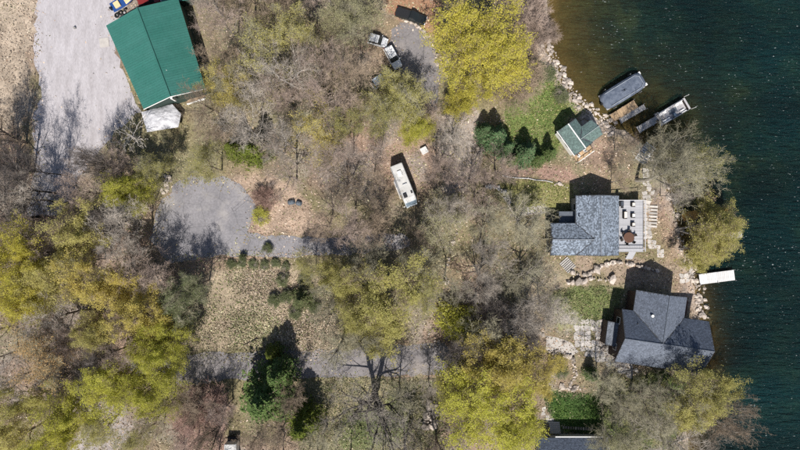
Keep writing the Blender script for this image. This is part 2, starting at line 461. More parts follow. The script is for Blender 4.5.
def ground_color(x, y):
    n1 = fbm(x, y, 14.0); n2 = fbm(x + 300, y - 120, 5.0); n3 = fbm(x - 90, y + 77, 1.6, 3); n4 = fbm(x + 51, y + 13, 24)
    brown = np.array([0.205, 0.155, 0.115]); pink = np.array([0.27, 0.19, 0.145]); grey = np.array([0.225, 0.20, 0.18]); olive = np.array([0.155, 0.145, 0.07])
    t = smooth((n1 - 0.36) / 0.28)[..., None]; c = brown * (1 - t) + pink * t
    t = smooth((n2 - 0.45) / 0.2)[..., None] * 0.7; c = c * (1 - t) + grey * t
    t = smooth((n4 - 0.47) / 0.18)[..., None] * 0.75; c = c * (1 - t) + olive * t
    wob = (n2 - 0.5) * 5.0 + (n3 - 0.5) * 2.4
    px = x * S + 400; py = 225 - y * S
    for k, poly in REG.items():
        poly = np.array([P2(*p) for p in poly])
        d = dist_line(poly, x, y, True); d = np.where(inside(poly, x, y), d, -d) + wob
        w = smooth((d + 0.8) / 1.6)[..., None]
        rc = np.array(REGC[k])
        if k.startswith('lawn') or k == 'meadow_s':
            dry = np.array([0.26, 0.215, 0.12]); lush = np.array([0.075, 0.125, 0.025])
            q = smooth((n2 - 0.42) / 0.24)[..., None]
            amt = {'lawn_dark': .12, 'lawn_shore': .3}.get(k, .5)
            rc = rc * (1 - q * amt) + dry * q * amt
            q = smooth((0.46 - n1) / 0.15)[..., None] * 0.6; rc = rc * (1 - q) + lush * q
        elif k in ('clearing', 'pinkfloor', 'field'):
            rc = rc * (0.72 + 0.56 * n3[..., None])
        c = c * (1 - w) + rc * w
    sdv = shore_d(x, y)
    bed = np.array([0.215, 0.155, 0.09]) * (0.65 + 0.7 * n2[..., None])
    w = smooth((-sdv + 0.1) / 0.8)[..., None]; c = c * (1 - w) + bed * w
    w = (smooth((sdv + 0.3) / 0.5) * smooth((2.1 - sdv) / 1.2))[..., None] * 0.75
    c = c * (1 - w) + np.array([0.33, 0.27, 0.22]) * w
    return np.clip(c * (0.86 + 0.28 * n3[..., None]), 0.01, 0.9)

def axis(lo, hi, step, far):
    a = [lo - d for d in (far, far * .55, far * .28, far * .12, far * .05, far * .02)]
    return np.concatenate([a, np.arange(lo, hi, step), [hi + d for d in (far * .02, far * .05, far * .12, far * .28, far * .55, far)]])
gx = axis(-84, 84, 0.42, 700); gy = axis(-52, 52, 0.42, 700)
X, Y = np.meshgrid(gx, gy)
Z = gz(X, Y)
n_, m_ = X.shape
idx = np.arange(n_ * m_).reshape(n_, m_)
faces = np.stack([idx[:-1, :-1], idx[:-1, 1:], idx[1:, 1:], idx[1:, :-1]], -1).reshape(-1, 4)
gc = ground_color(X, Y)
ground = link('ground', np_mesh('ground', np.stack([X, Y, Z], -1).reshape(-1, 3), faces, smooth=True, cols=gc.reshape(-1, 3)), M['ground'])
tag(ground, kind='structure')

# ------------------------------------------------------------------ lake
def water_mat():
    m, nt, b = new_mat('lake_water'); N, L = nt.nodes, nt.links
    tc = N.new('ShaderNodeTexCoord')
    at = N.new('ShaderNodeAttribute'); at.attribute_name = 'Col'     # R = opacity by depth
    sep = N.new('ShaderNodeSeparateColor'); L.new(at.outputs['Color'], sep.inputs[0])
    n1 = N.new('ShaderNodeTexNoise'); n1.inputs['Scale'].default_value = 0.13; n1.inputs['Detail'].default_value = 7; n1.inputs['Roughness'].default_value = 0.68
    L.new(tc.outputs['Object'], n1.inputs['Vector'])
    # weed beds show green where the water is not deep (G channel)
    ad = N.new('ShaderNodeMath'); ad.operation = 'ADD'; L.new(n1.outputs['Fac'], ad.inputs[0]); L.new(sep.outputs[1], ad.inputs[1])
    cr = N.new('ShaderNodeValToRGB'); e = cr.color_ramp.elements
    e[0].position = 0.50; e[0].color = (0.0012, 0.0140, 0.0155, 1); e[1].position = 0.95; e[1].color = (0.034, 0.050, 0.022, 1)
    k = e.new(0.68); k.color = (0.0050, 0.0205, 0.0165, 1)
    L.new(ad.outputs[0], cr.inputs['Fac'])
    # pale flecks mixed into the colour, stretched along the wind
    mp = N.new('ShaderNodeMapping'); mp.inputs['Rotation'].default_value = (0, 0, math.radians(38)); mp.inputs['Scale'].default_value = (0.55, 1.3, 1)
    L.new(tc.outputs['Object'], mp.inputs['Vector'])
    nf = N.new('ShaderNodeTexNoise'); nf.inputs['Scale'].default_value = 3.4; nf.inputs['Detail'].default_value = 2; L.new(mp.outputs[0], nf.inputs['Vector'])
    nf2 = N.new('ShaderNodeTexNoise'); nf2.inputs['Scale'].default_value = 0.09; L.new(tc.outputs['Object'], nf2.inputs['Vector'])
    sm = N.new('ShaderNodeMath'); sm.operation = 'MULTIPLY_ADD'; L.new(nf2.outputs['Fac'], sm.inputs[0]); sm.inputs[1].default_value = 0.16; L.new(nf.outputs['Fac'], sm.inputs[2])
    fr = N.new('ShaderNodeMapRange'); fr.inputs['From Min'].default_value = 0.785; fr.inputs['From Max'].default_value = 0.84; fr.inputs['To Max'].default_value = 0.5
    L.new(sm.outputs[0], fr.inputs['Value'])
    mx = N.new('ShaderNodeMix'); mx.data_type = 'RGBA'; L.new(fr.outputs[0], mx.inputs[0]); L.new(cr.outputs[0], mx.inputs[6]); mx.inputs[7].default_value = (0.55, 0.6, 0.6, 1)
    wp = N.new('ShaderNodeTexNoise'); wp.inputs['Scale'].default_value = 0.05; wp.inputs['Detail'].default_value = 4; L.new(mp.outputs[0], wp.inputs['Vector'])
    wr = N.new('ShaderNodeMapRange'); wr.inputs['From Min'].default_value = .3; wr.inputs['From Max'].default_value = .7; wr.inputs['To Min'].default_value = .55; wr.inputs['To Max'].default_value = 1.5
    L.new(wp.outputs['Fac'], wr.inputs['Value'])
    vs = N.new('ShaderNodeVectorMath'); vs.operation = 'SCALE'; L.new(mx.outputs[2], vs.inputs[0]); L.new(wr.outputs[0], vs.inputs['Scale'])
    L.new(vs.outputs[0], b.inputs['Base Color'])
    b.inputs['Roughness'].default_value = 0.3; b.inputs['IOR'].default_value = 1.33; b.inputs['Specular IOR Level'].default_value = 0.22
    # waves
    mp2 = N.new('ShaderNodeMapping'); mp2.inputs['Rotation'].default_value = (0, 0, math.radians(33)); mp2.inputs['Scale'].default_value = (0.32, 1.25, 1)
    L.new(tc.outputs['Object'], mp2.inputs['Vector'])
    w1 = N.new('ShaderNodeTexNoise'); w1.inputs['Scale'].default_value = 1.1; w1.inputs['Detail'].default_value = 5; w1.inputs['Roughness'].default_value = 0.62; L.new(mp2.outputs[0], w1.inputs['Vector'])
    bp = N.new('ShaderNodeBump'); bp.inputs['Distance'].default_value = 1.6; bp.inputs['Strength'].default_value = 1.0
    L.new(w1.outputs['Fac'], bp.inputs['Height']); L.new(bp.outputs[0], b.inputs['Normal'])
    tr = N.new('ShaderNodeBsdfTransparent'); tr.inputs['Color'].default_value = (0.70, 0.66, 0.50, 1)
    ms = N.new('ShaderNodeMixShader'); L.new(sep.outputs[0], ms.inputs[0]); L.new(tr.outputs[0], ms.inputs[1]); L.new(b.outputs[0], ms.inputs[2])
    L.new(ms.outputs[0], N['Material Output'].inputs['Surface'])
    return m
wx = np.concatenate([np.arange(24, 84, 0.6), [90, 110, 150, 260, 700]]); wy = np.concatenate([[-700, -250, -110, -70], np.arange(-52, 52, 0.6), [60, 90, 140, 260, 700]])
X, Y = np.meshgrid(wx, wy); n_, m_ = X.shape
dep = np.maximum(WL - gz(X, Y), 0)
sdw = -shore_d(X, Y)
op = np.clip(0.12 + 0.88 * (1 - np.exp(-dep / 0.9)), 0, 0.975)
weed = 0.36 * np.exp(-np.maximum(sdw - 4, 0) / 12.0) * smooth((Y + 8) / 30) + 0.12 * np.exp(-np.maximum(sdw, 0) / 8.0)
wc = np.stack([op, weed, np.zeros_like(op)], -1)
idx = np.arange(n_ * m_).reshape(n_, m_)
faces = np.stack([idx[:-1, :-1], idx[:-1, 1:], idx[1:, 1:], idx[1:, :-1]], -1).reshape(-1, 4)
keep = (sdw.ravel()[faces].max(1) > -1.5)
water = link('lake_water', np_mesh('lake_water', np.stack([X, Y, np.full_like(X, WL)], -1).reshape(-1, 3), faces[keep], smooth=True, cols=wc.reshape(-1, 3)), water_mat())
tag(water, kind='structure')

# ------------------------------------------------------------------ roads, lot, pads (flat sheets on the plateau)
def ragged(pts, step=1.1, amp=0.35, seed=0):
    r = random.Random(seed); out = []
    n = len(pts)
    for i in range(n):
        a = Vector(pts[i]); b = Vector(pts[(i + 1) % n]); k = max(1, int((b - a).length / step))
        for j in range(k):
            p = a.lerp(b, j / k)
            out.append((p.x + r.uniform(-amp, amp), p.y + r.uniform(-amp, amp)))
    return out

def sheet(name, px_pts, z, m, amp=0.35, kind='structure', seed=0, raw=False):
    pts = px_pts if raw else [P2(*p) for p in px_pts]
    pts = ragged(pts, 1.1, amp, seed) if amp > 0 else pts
    bm = bmesh.new()
    vs = [bm.verts.new((x, y, z)) for x, y in pts]
    f = bm.faces.new(vs); bmesh.ops.recalc_face_normals(bm, faces=[f])
    if f.normal.z < 0: f.normal_flip()
    bmesh.ops.triangulate(bm, faces=[f])
    me = bpy.data.meshes.new(name); bm.to_mesh(me); bm.free()
    o = link(name, me, m)
    return tag(o, kind=kind)

sheet('gravel_lot', [(36, -60), (130, -60), (128, 10), (112, 30), (118, 60), (130, 90), (140, 110), (120, 128), (100, 150), (78, 180), (60, 215), (28, 215), (36, 170), (34, 120), (40, 95), (35, 60)], 0.02, M['gravel'], 0.5, seed=1)
sheet('asphalt_turnaround', [(178, 182), (190, 176), (222, 178), (242, 182), (248, 195), (258, 206), (250, 222), (246, 234), (300, 238), (345, 236), (400, 232), (412, 240), (404, 250), (345, 254), (290, 257), (240, 255), (205, 258), (170, 262), (150, 240), (158, 205)], 0.02, M['asphalt'], 0.4, seed=2)
sheet('road', [(120, 362), (180, 354), (245, 352), (330, 350), (400, 346), (445, 342), (452, 358), (446, 374), (400, 376), (330, 377), (250, 379), (205, 382), (180, 384), (140, 378)], 0.02, M['asphalt2'], 0.35, seed=3)
sheet('upper_driveway', [(392, 28), (402, 22), (416, 26), (428, 36), (434, 50), (440, 75), (436, 110), (420, 118), (408, 100), (398, 72), (390, 45)], 0.02, M['asphalt2'], 0.3, seed=4)
tag(link('concrete_pad', MB().box((*P2(104.5, 42.5), 0.06), (1.75, 1.7, 0.09), 0.12).mesh('concrete_pad'), M['concrete']), 'square grey concrete pad beside the green barn on the gravel', 'concrete pad')
sheet('front_walk', [(546, 336), (556, 338), (572, 343), (578, 352), (570, 356), (546, 350)], 0.02, M['concrete'], 0.12, seed=5)
sheet('side_pad', [(520, 208), (546, 205), (548, 213), (520, 216)], 0.02, M['concrete'], 0.1, seed=6)

# ------------------------------------------------------------------ shingled roofs
def shingles(name, pts, parent, m, base, w=0.27, h=0.19, dark=0.35, seed=0, bright=1.35):
    """tabs laid in courses on a planar roof slope; pts CCW from above"""
    rg = np.random.default_rng(seed)
    p = [Vector(q) for q in pts]
    nrm = Vector((0, 0, 0))
    for i in range(len(p)):
        a, b = p[i], p[(i + 1) % len(p)]
        nrm += a.cross(b)
    nrm.normalize()
    if nrm.z < 0: nrm = -nrm
    e1 = Vector((0, 0, 1)).cross(nrm).normalized(); e2 = nrm.cross(e1)     # e1 along the eave, e2 up the slope
    o = p[0]
    uv = np.array([((q - o).dot(e1), (q - o).dot(e2)) for q in p])
    u = np.arange(uv[:, 0].min(), uv[:, 0].max() + w, w); v = np.arange(uv[:, 1].min(), uv[:, 1].max() + h, h)
    U, V = np.meshgrid(u, v); U = U + (np.arange(len(v)) % 2)[:, None] * w * 0.5 + rg.uniform(-.03, .03, U.shape)
    U = U.ravel(); V = V.ravel()
    d = dist_line(uv, U, V, True)
    k = inside(uv, U, V) & (d > 0.13)
    U = U[k]; V = V[k]; N = len(U)
    hw = w * 0.48; hh = h * 0.58
    lift_lo = 0.022 + rg.uniform(0, 0.012, N); lift_hi = np.full(N, 0.006)
    e1 = np.array(e1); e2 = np.array(e2); nn = np.array(nrm); o = np.array(o)
    c = o + U[:, None] * e1 + V[:, None] * e2
    q = np.stack([c - e1 * hw - e2 * hh + nn * lift_lo[:, None], c + e1 * hw - e2 * hh + nn * lift_lo[:, None], c + e1 * hw + e2 * hh + nn * lift_hi[:, None], c - e1 * hw + e2 * hh + nn * lift_hi[:, None]], 1)
    tone = 1 - dark + (bright - 1 + dark) * rg.random(N) ** 1.4
    cols = np.repeat((np.array(base)[None] * tone[:, None])[:, None, :], 4, 1)
    me = np_mesh(name, q.reshape(-1, 3), np.arange(N * 4).reshape(-1, 4), cols=cols.reshape(-1, 3))
    ob = link(name, me, m, parent, world_space=True)
    ob['kind'] = 'stuff'
    return ob

def slope(pts, parent, m, base, th=0.16, seed=0, **kw):
    r = MB().slab(pts, th).build('roof_slope', M['roof_dark'], parent, world_space=True)
    shingles('shingles', pts, r, m, base, seed=seed, **kw)
    return r

def walls(parent, quad, z0, z1, m, name='wall'):
    """four walls of a box with 0.2 m thickness, each its own part"""
    n = len(quad)
    for i in range(n):
        a = Vector((*quad[i], 0)); b = Vector((*quad[(i + 1) % n], 0)); d = (b - a).normalized(); nrm = Vector((-d.y, d.x, 0)) * 0.2
        a2 = a + d * 0.003; b2 = b - d * 0.203
        pts = [a2, b2, b2 + nrm, a2 + nrm]
        MB().hexa([(p.x, p.y, z0) for p in pts], [(p.x, p.y, z1) for p in pts]).build(name, m, parent, world_space=True)

def window(parent, c, d, w, h, name='window'):
    """c centre on wall face, d unit direction along wall; outward = right of d"""
    d = Vector(d); out = Vector((d.y, -d.x, 0))
    rz = math.atan2(d.y, d.x)
    c = Vector(c)
    fr = MB()
    for dz in (-h / 2, h / 2): fr.box(c + out * 0.02 + Vector((0, 0, dz)), (w + 0.1, 0.07, 0.09), rz)
    for s_ in (-1, 1): fr.box(c + out * 0.02 + d * (s_ * w / 2), (0.09, 0.066, h - 0.1), rz)
    f = fr.build(name, M['white_paint'], parent, world_space=True)
    MB().box(c + out * 0.012, (w - 0.1, 0.03, h - 0.1), rz).build('pane', M['glass'], f, world_space=True)

def frame(ox, oy, ang):
    eu = Vector((math.cos(ang), math.sin(ang), 0)); ev = Vector((-math.sin(ang), math.cos(ang), 0)); o = Vector((ox, oy, 0))
    def F(u, v, z=0.0): return tuple(o + eu * u + ev * v + Vector((0, 0, z)))
    return F, eu, ev

# ---- house with blue-grey shingles and the furnished deck
def grey_house():
    c1 = (0.145, 0.17, 0.205)
    ez, rz, mz = 4.0, 6.0, 5.45
    xl, yn = P2(575.5, 195.5, ez); xr, ys = P2(619, 255.5, ez)
    xm = (xl + xr) / 2
    xw, yw = P2(550, 223, ez)
    yr = (yw + ys) / 2; mz = ez + (yw - ys) / 2 * (rz - ez) / (xm - xl); xmeet = xl + (mz - ez) * (xm - xl) / (rz - ez)
    root = empty('lake_house', (xm, (yn + ys) / 2, 0), 0, 'house with mottled blue-grey shingle roof and furnished deck facing the lake', 'house')
    sl = [(xl, ys, ez), (xmeet, yr, mz), (xl, yw, ez)]
    slope([(xm, ys, rz), (xm, yn, rz), (xl, yn, ez), (xl, yw, ez), (xmeet, yr, mz), (xl + 0.004, ys, ez)], root, M['shingle1'], c1, seed=1, dark=0.45, bright=1.7)
    slope([(xr, ys, ez), (xr, yn, ez), (xm + .004, yn, rz), (xm + .004, ys, rz)], root, M['shingle1'], c1, seed=2, dark=0.45, bright=1.7)
    slope([(xl, yw, ez), (xw, yw, ez), (xw, yr, mz), (xmeet, yr, mz)], root, M['shingle1'], c1, seed=3, dark=0.45, bright=1.7)
    slope([(xw, yr - .004, mz), (xw, ys, ez), (xl, ys, ez), (xmeet, yr - .004, mz)], root, M['shingle1'], c1, seed=4, dark=0.45, bright=1.7)
    MB().tube([(xm, ys + .1, rz + .03), (xm, yn - .1, rz + .03)], 0.09, 6).build('ridge_cap', mat('ridge_shingle', (0.24, 0.265, 0.30), 0.9, 0.4, 4), root, world_space=True)
    MB().tube([(xw + .1, yr, mz + .03), (xmeet, yr, mz + .03)], 0.08, 6).build('ridge_cap', mat('ridge_shingle', (0.24, 0.265, 0.30), 0.9, 0.4, 4), root, world_space=True)
    for px, py in ((579.5, 216), (598, 204)):
        x, y, z = P(px, py, 4.7); MB().tube([(x, y, 4.3), (x, y, 5.0)], 0.09, 8).build('vent_pipe', M['black'], root, world_space=True)
    q = [(xl + .4, ys + .4), (xr - .4, ys + .4), (xr - .4, yn - .4), (xl + .4, yn - .4)]
    walls(root, q, -1.2, ez - .02, M['grey_siding'])
    q2 = [(xw + .4, ys + .43), (xl + .38, ys + .43), (xl + .38, yw - .4), (xw + .4, yw - .4)]
    walls(root, q2, -0.1, ez - .02, M['grey_siding'])
    for gy_ in (ys + .4, yn - .4):
        MB().hexa([(xl + .45, gy_ - .1, ez - .02), (xr - .45, gy_ - .1, ez - .02), (xm, gy_ - .1, rz - .25)], [(xl + .45, gy_ + .1, ez - .02), (xr - .45, gy_ + .1, ez - .02), (xm, gy_ + .1, rz - .25)]).build('gable', M['grey_siding'], root, world_space=True)
    MB().hexa([(xw + .3, ys + .45, ez - .02), (xw + .3, yw - .45, ez - .02), (xw + .3, yr, mz - .25)], [(xw + .5, ys + .45, ez - .02), (xw + .5, yw - .45, ez - .02), (xw + .5, yr, mz - .25)]).build('gable', M['grey_siding'], root, world_space=True)
    for y in (yn - 2.2, yn - 5.5, yn - 8.5): window(root, (xr - .4, y, 2.6), (0, 1, 0), 1.8, 1.6)
    for y in (yn - 2.0,): window(root, (xl + .4, y, 2.2), (0, -1, 0), 1.2, 1.2)
    for x in (xw + 1.6, xl + 1.5, xl + 5): window(root, (x, ys + .43, 2.2), (1, 0, 0), 1.2, 1.3)
    window(root, (xw + .4, yr, 2.2), (0, -1, 0), 1.6, 1.3)
    # side entry block in the corner between the wings
    a = P(559, 211.5, 2.2); b = P(574.5, 223, 2.2)
    MB().slab([(a[0], b[1], 2.2), (b[0] + .3, b[1], 2.2), (b[0] + .3, a[1], 2.25), (a[0], a[1], 2.25)], 0.14).build('entry_roof', mat('entry_roof', (0.10, 0.115, 0.14), 0.8, 0.3, 2), root, world_space=True)
    for x in (a[0] + .15,):
        MB().box((x, a[1] - .15, 1.05), (.12, .12, 2.05)).build('post', M['white_paint'], root, world_space=True)
    # deck
    dz = 1.9
    x0 = xr - .35; x1, y0 = P2(643.5, 252, dz); y1 = P2(643, 200, dz)[1]
    dk = MB().box(((x0 + x1) / 2, (y0 + y1) / 2, dz - .2), (x1 - x0 - .04, y1 - y0 - .04, .16)).build('deck', M['wood'], root, world_space=True)
    n = int((y1 - y0) / .19); pw = (y1 - y0) / n
    pm = MB().box((0, 0, 0), (x1 - x0, pw - .018, .045)).mesh('deck_plank')
    for i in range(n):
        link('deck_plank', pm, M['deck_grey'], dk, loc=((x0 + x1) / 2, y0 + pw * (i + .5), dz - .09), world_space=True)
    for x in (x0 + .3, (x0 + x1) / 2, x1 - .15):
        for y in (y0 + .15, (y0 + y1) / 2, y1 - .15):
            MB().box((x, y, (dz - .28 + gz1(x, y) - .1) / 2), (.16, .16, dz - .28 - gz1(x, y) + .1)).build('deck_post', M['wood'], dk, world_space=True)
    def rail(p, q, z):
        p = Vector((*p, z)); q = Vector((*q, z)); L = (q - p).length; d = (q - p) / L; rz_ = math.atan2(d.y, d.x)
        r = MB().box((p + q) / 2 + Vector((0, 0, 1.0)), (L, .11, .06), rz_).box((p + q) / 2 + Vector((0, 0, .12)), (L, .06, .05), rz_).build('railing', mat('railing_paint', (.5, .5, .52), .6), root, world_space=True)
        k = int(L / .3)
        bmesh_ = MB().box((0, 0, 0), (.035, .035, .84)).mesh('baluster')
        for i in range(k + 1):
            c = p + d * (L * i / k)
            link('baluster', bmesh_, M['metal'], r, loc=(c.x, c.y, z + .55), world_space=True)
    rail((x1 - .08, y0 + .12), (x1 - .08, y1 - .08), dz - .06); rail((x0 + .4, y1 - .08), (x1 - .16, y1 - .08), dz - .06); rail((x0 + .4, y0 + .55), (x1 - .16, y0 + .55), dz - .06)
    # stairs off the south end of the deck
    st = MB()
    for i in range(5): st.box((x1 - 2.0 + .0, y0 - .15 - .28 * i, dz - .25 - .33 * i), (1.3, .29, .06))
    st.build('stair', M['deck_grey'], root, world_space=True)
    return dz
DZ = grey_house()

def armchair(px, py, face, w, label, z=DZ, seat=M['cushion']):
    x, y, _ = P(px, py, z + .4)
    t = empty('patio_armchair', (x, y, z - .065), face, label, 'chair', 'patio chairs on the deck')
    MB().box((0, 0, .21), (.62, w, .2)).build('seat_frame', M['dark_wicker'], t, bevel=.02)
    MB().box((-.36, 0, .42), (.14, w, .62)).build('backrest', M['dark_wicker'], t, bevel=.03)
    for s_ in (-1, 1): MB().box((.02, s_ * (w / 2 + .04), .32), (.62, .11, .44)).build('armrest', M['dark_wicker'], t, bevel=.02)
    for sx in (-.26, .26):
        for sy in (-1, 1): MB().box((sx, sy * (w / 2 - .05), .055), (.06, .06, .11)).build('leg', M['black'], t)
    MB().box((.03, 0, .36), (.56, w - .04, .12)).build('seat_cushion', seat, t, bevel=.04)
    MB().box((-.24, 0, .55), (.12, w - .08, .36)).build('back_cushion', seat, t, bevel=.04)
    return t
armchair(633.5, 204.5, 0, .68, 'dark wicker patio armchair by the railing next to the black grill end of the deck')
armchair(625.5, 215, 0, 1.25, 'wide dark wicker loveseat with pale cushion against the house wall on the deck')
armchair(633.5, 215.5, 0, .68, 'dark wicker armchair facing the loveseat with a white cushion on the deck', seat=M['white_paint'])
armchair(633.5, 224.5, 0, .62, 'dark wicker armchair between the lounge set and the round dining table')
def deck_table():
    x, y, _ = P(629, 237.5, DZ + .72)
    t = empty('dining_table', (x, y, DZ - .065), 0, 'round brown dining table ringed by dark chairs on the deck', 'table')
    MB().loft([[(r * math.cos(a * math.pi / 12), r * math.sin(a * math.pi / 12), z) for a in range(24)] for r, z in ((.92, .70), (.98, .72), (.98, .75), (.94, .77))]).build('table_top', M['brown_table'], t)
    MB().tube([(0, 0, .04), (0, 0, .70)], .08, 8).build('pedestal', M['black'], t)
    MB().loft([[(r * math.cos(a * math.pi / 8), r * math.sin(a * math.pi / 8), z) for a in range(16)] for r, z in ((.45, 0), (.45, .03), (.2, .06))]).build('base', M['black'], t)
    labs = 'dark dining chair pulled up to the round brown table on the deck'
    for k in range(6):
        a = k * math.pi / 3 + .35; r = 1.2
        c = empty('dining_chair', (x + r * math.cos(a), y + r * math.sin(a), DZ - .065), a + math.pi, labs, 'chair', 'dining chairs round the deck table')
        MB().box((0, 0, .45), (.48, .5, .06)).build('seat', M['dark_wicker'], c, bevel=.015)
        MB().box((-.25, 0, .72), (.06, .5, .5)).build('backrest', M['dark_wicker'], c, bevel=.015)
        for sx in (-.21, .21):
            for sy in (-.21, .21): MB().box((sx, sy, .21), (.045, .045, .42)).build('leg', M['black'], c)
deck_table()
def grill():
    x, y, _ = P(622.5, 203.5, DZ + .9)
    t = empty('barbecue_grill', (x, y, DZ - .065), 0, 'covered dark barbecue grill in the corner of the grey deck', 'grill')
    MB().box((0, 0, .4), (.6, 1.0, .8)).build('cabinet', M['black'], t, bevel=.02)
    MB().loft([[(.3 * math.cos(a) , yy, .8 + .3 * math.sin(a)) for a in [i * math.pi / 8 for i in range(9)]] for yy in (-.4, .4)]).build('lid', mat('grill_lid', (.07, .08, .10), .4), t)
    for s_ in (-1, 1): MB().box((0, s_ * .68, .82), (.5, .3, .05)).build('side_shelf', M['black'], t)
grill()

# ---- dark blue-grey house with the cross gable
def dark_house():
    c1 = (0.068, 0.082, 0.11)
    F, eu, ev = frame(47.2, -21.0, math.radians(-8.2))
    ez, rz = 4.5, 7.5
    hl, hw = 7.95, 4.8
    gu, gw, gv = -1.24, 4.65, 8.56
    root = empty('gabled_house', (47.2, -21.0, 0), 0, 'large house with dark slate-blue roof and cross gable beside the stone shore', 'house')
    kz = ez + (rz - ez) * gw / hw * 1.0
    kw = dict(dark=0.22, bright=1.25)
    # v where the cross-gable eaves meet the main slope: z equal at eave -> v = hw
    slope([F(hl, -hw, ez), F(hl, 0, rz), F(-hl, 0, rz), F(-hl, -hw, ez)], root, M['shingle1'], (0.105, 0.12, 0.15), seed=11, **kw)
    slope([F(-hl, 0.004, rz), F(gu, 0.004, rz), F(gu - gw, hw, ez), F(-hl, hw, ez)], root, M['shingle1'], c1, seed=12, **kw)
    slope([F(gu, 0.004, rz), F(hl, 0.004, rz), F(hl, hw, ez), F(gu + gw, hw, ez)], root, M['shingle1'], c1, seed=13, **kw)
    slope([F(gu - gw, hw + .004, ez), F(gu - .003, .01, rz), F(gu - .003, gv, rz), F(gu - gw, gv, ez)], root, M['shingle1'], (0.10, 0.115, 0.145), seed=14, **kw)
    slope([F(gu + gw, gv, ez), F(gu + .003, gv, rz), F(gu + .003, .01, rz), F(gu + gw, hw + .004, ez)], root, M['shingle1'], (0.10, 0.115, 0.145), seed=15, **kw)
    rm = mat('dark_ridge', (0.10, 0.115, 0.14), 0.9, 0.3, 4)
    MB().tube([F(-hl + .1, 0, rz + .03), F(hl - .1, 0, rz + .03)], .09, 6).build('ridge_cap', rm, root, world_space=True)
    MB().tube([F(gu, .1, rz + .03), F(gu, gv - .1, rz + .03)], .09, 6).build('ridge_cap', rm, root, world_space=True)
    for a, b in (((-1, hw), (-hl, hw)),): pass
    walls(root, [F(*p)[:2] for p in ((-hl + .5, -hw + .5), (hl - .5, -hw + .5), (hl - .5, hw - .5), (-hl + .5, hw - .5))], -1.3, ez - .02, M['brown_siding'])
    walls(root, [F(*p)[:2] for p in ((gu - gw + .5, hw - .49), (gu + gw - .5, hw - .49), (gu + gw - .5, gv - .5), (gu - gw + .5, gv - .5))], -1.3, ez - .02, M['brown_siding'])
    def gab(a, b, c, n):
        a, b, c, n = map(Vector, (a, b, c, n))
        MB().hexa([a, b, c], [a + n, b + n, c + n]).build('gable', M['brown_siding'], root, world_space=True)
    gab(F(-hl + .4, -hw + .4, ez - .02), F(-hl + .4, hw - .4, ez - .02), F(-hl + .4, 0, rz - .3), eu * .2)
    gab(F(hl - .4, -hw + .4, ez - .02), F(hl - .4, hw - .4, ez - .02), F(hl - .4, 0, rz - .3), eu * -.2)
    gab(F(gu - gw + .4, gv - .4, ez - .02), F(gu + gw - .4, gv - .4, ez - .02), F(gu, gv - .4, rz - .3), ev * -.2)
    for u in (-6, -3, 0, 3, 6): window(root, F(u, -hw + .5, 2.4), eu, 1.3, 1.4)
    for u in (gu - 2.2, gu + 2.2): window(root, F(u, gv - .5, 2.4), -eu, 1.6, 1.5)
    for v in (-2.4, 2.4): window(root, F(-hl + .5, v, 2.6), -ev, 1.2, 1.4); window(root, F(hl - .5, v, 2.6), ev, 1.6, 1.6)
    # skylight / chimney pipe on the west face of the cross gable
    x, y, z = P(651, 315.5, 5.9)
    MB().tube([(x, y, 5.0), (x, y, 6.5)], .16, 10).build('chimney_pipe', M['metal'], root, world_space=True)
    MB().tube([(x, y, 6.5), (x, y, 6.62)], .26, 10).build('chimney_cap', M['white_paint'], root, world_space=True)
    x, y, z = P(637, 323.5, 5.6); MB().tube([(x, y, 5.0), (x, y, 6.0)], .1, 8).build('vent_pipe', M['black'], root, world_space=True)
    # low lean-to on the west side
    q = [P(*p, 2.7) for p in ((605, 344.5), (617, 347), (619.5, 323), (608, 321))]
    slope([(a[0], a[1], a[2] + (0.25 if i in (1, 2) else 0)) for i, a in enumerate(q)], root, M['shingle1'], (0.13, 0.145, 0.17), seed=16, **kw)
    c = [(a[0] * .97 + .03 * sum(b[0] for b in q) / 4, a[1] * .97 + .03 * sum(b[1] for b in q) / 4) for a in q]
    walls(root, c, 0, 2.52, M['brown_siding'])
    # redwood porch on the lake side
    q = [P(*p, .6) for p in ((687, 316), (699, 318), (700, 303), (687, 301))]
    q[0] = F(gu + gw - .5, hw + .1, .6); q[3] = F(gu + gw - .5, gv - 1.0, .6); q[1] = F(gu + gw + 2.4, hw + .1, .6); q[2] = F(gu + gw + 2.4, gv - 1.0, .6)
    pr = MB().slab(q, .2).build('porch', M['deck_red'], root, world_space=True)
    a, b, c_, d = map(Vector, q); k = 16
    for i in range(k):
        t0, t1 = (i + .04) / k, (i + .96) / k
        MB().slab([a.lerp(b, t0) + Vector((0, 0, .045)), a.lerp(b, t1) + Vector((0, 0, .045)), d.lerp(c_, t1) + Vector((0, 0, .045)), d.lerp(c_, t0) + Vector((0, 0, .045))], .04).build('porch_plank', M['deck_red'], pr, world_space=True)
    for p in (b, c_): MB().box((p.x, p.y, -.4), (.2, .2, 1.6)).build('porch_post', M['deck_red'], pr, world_space=True)
dark_house()

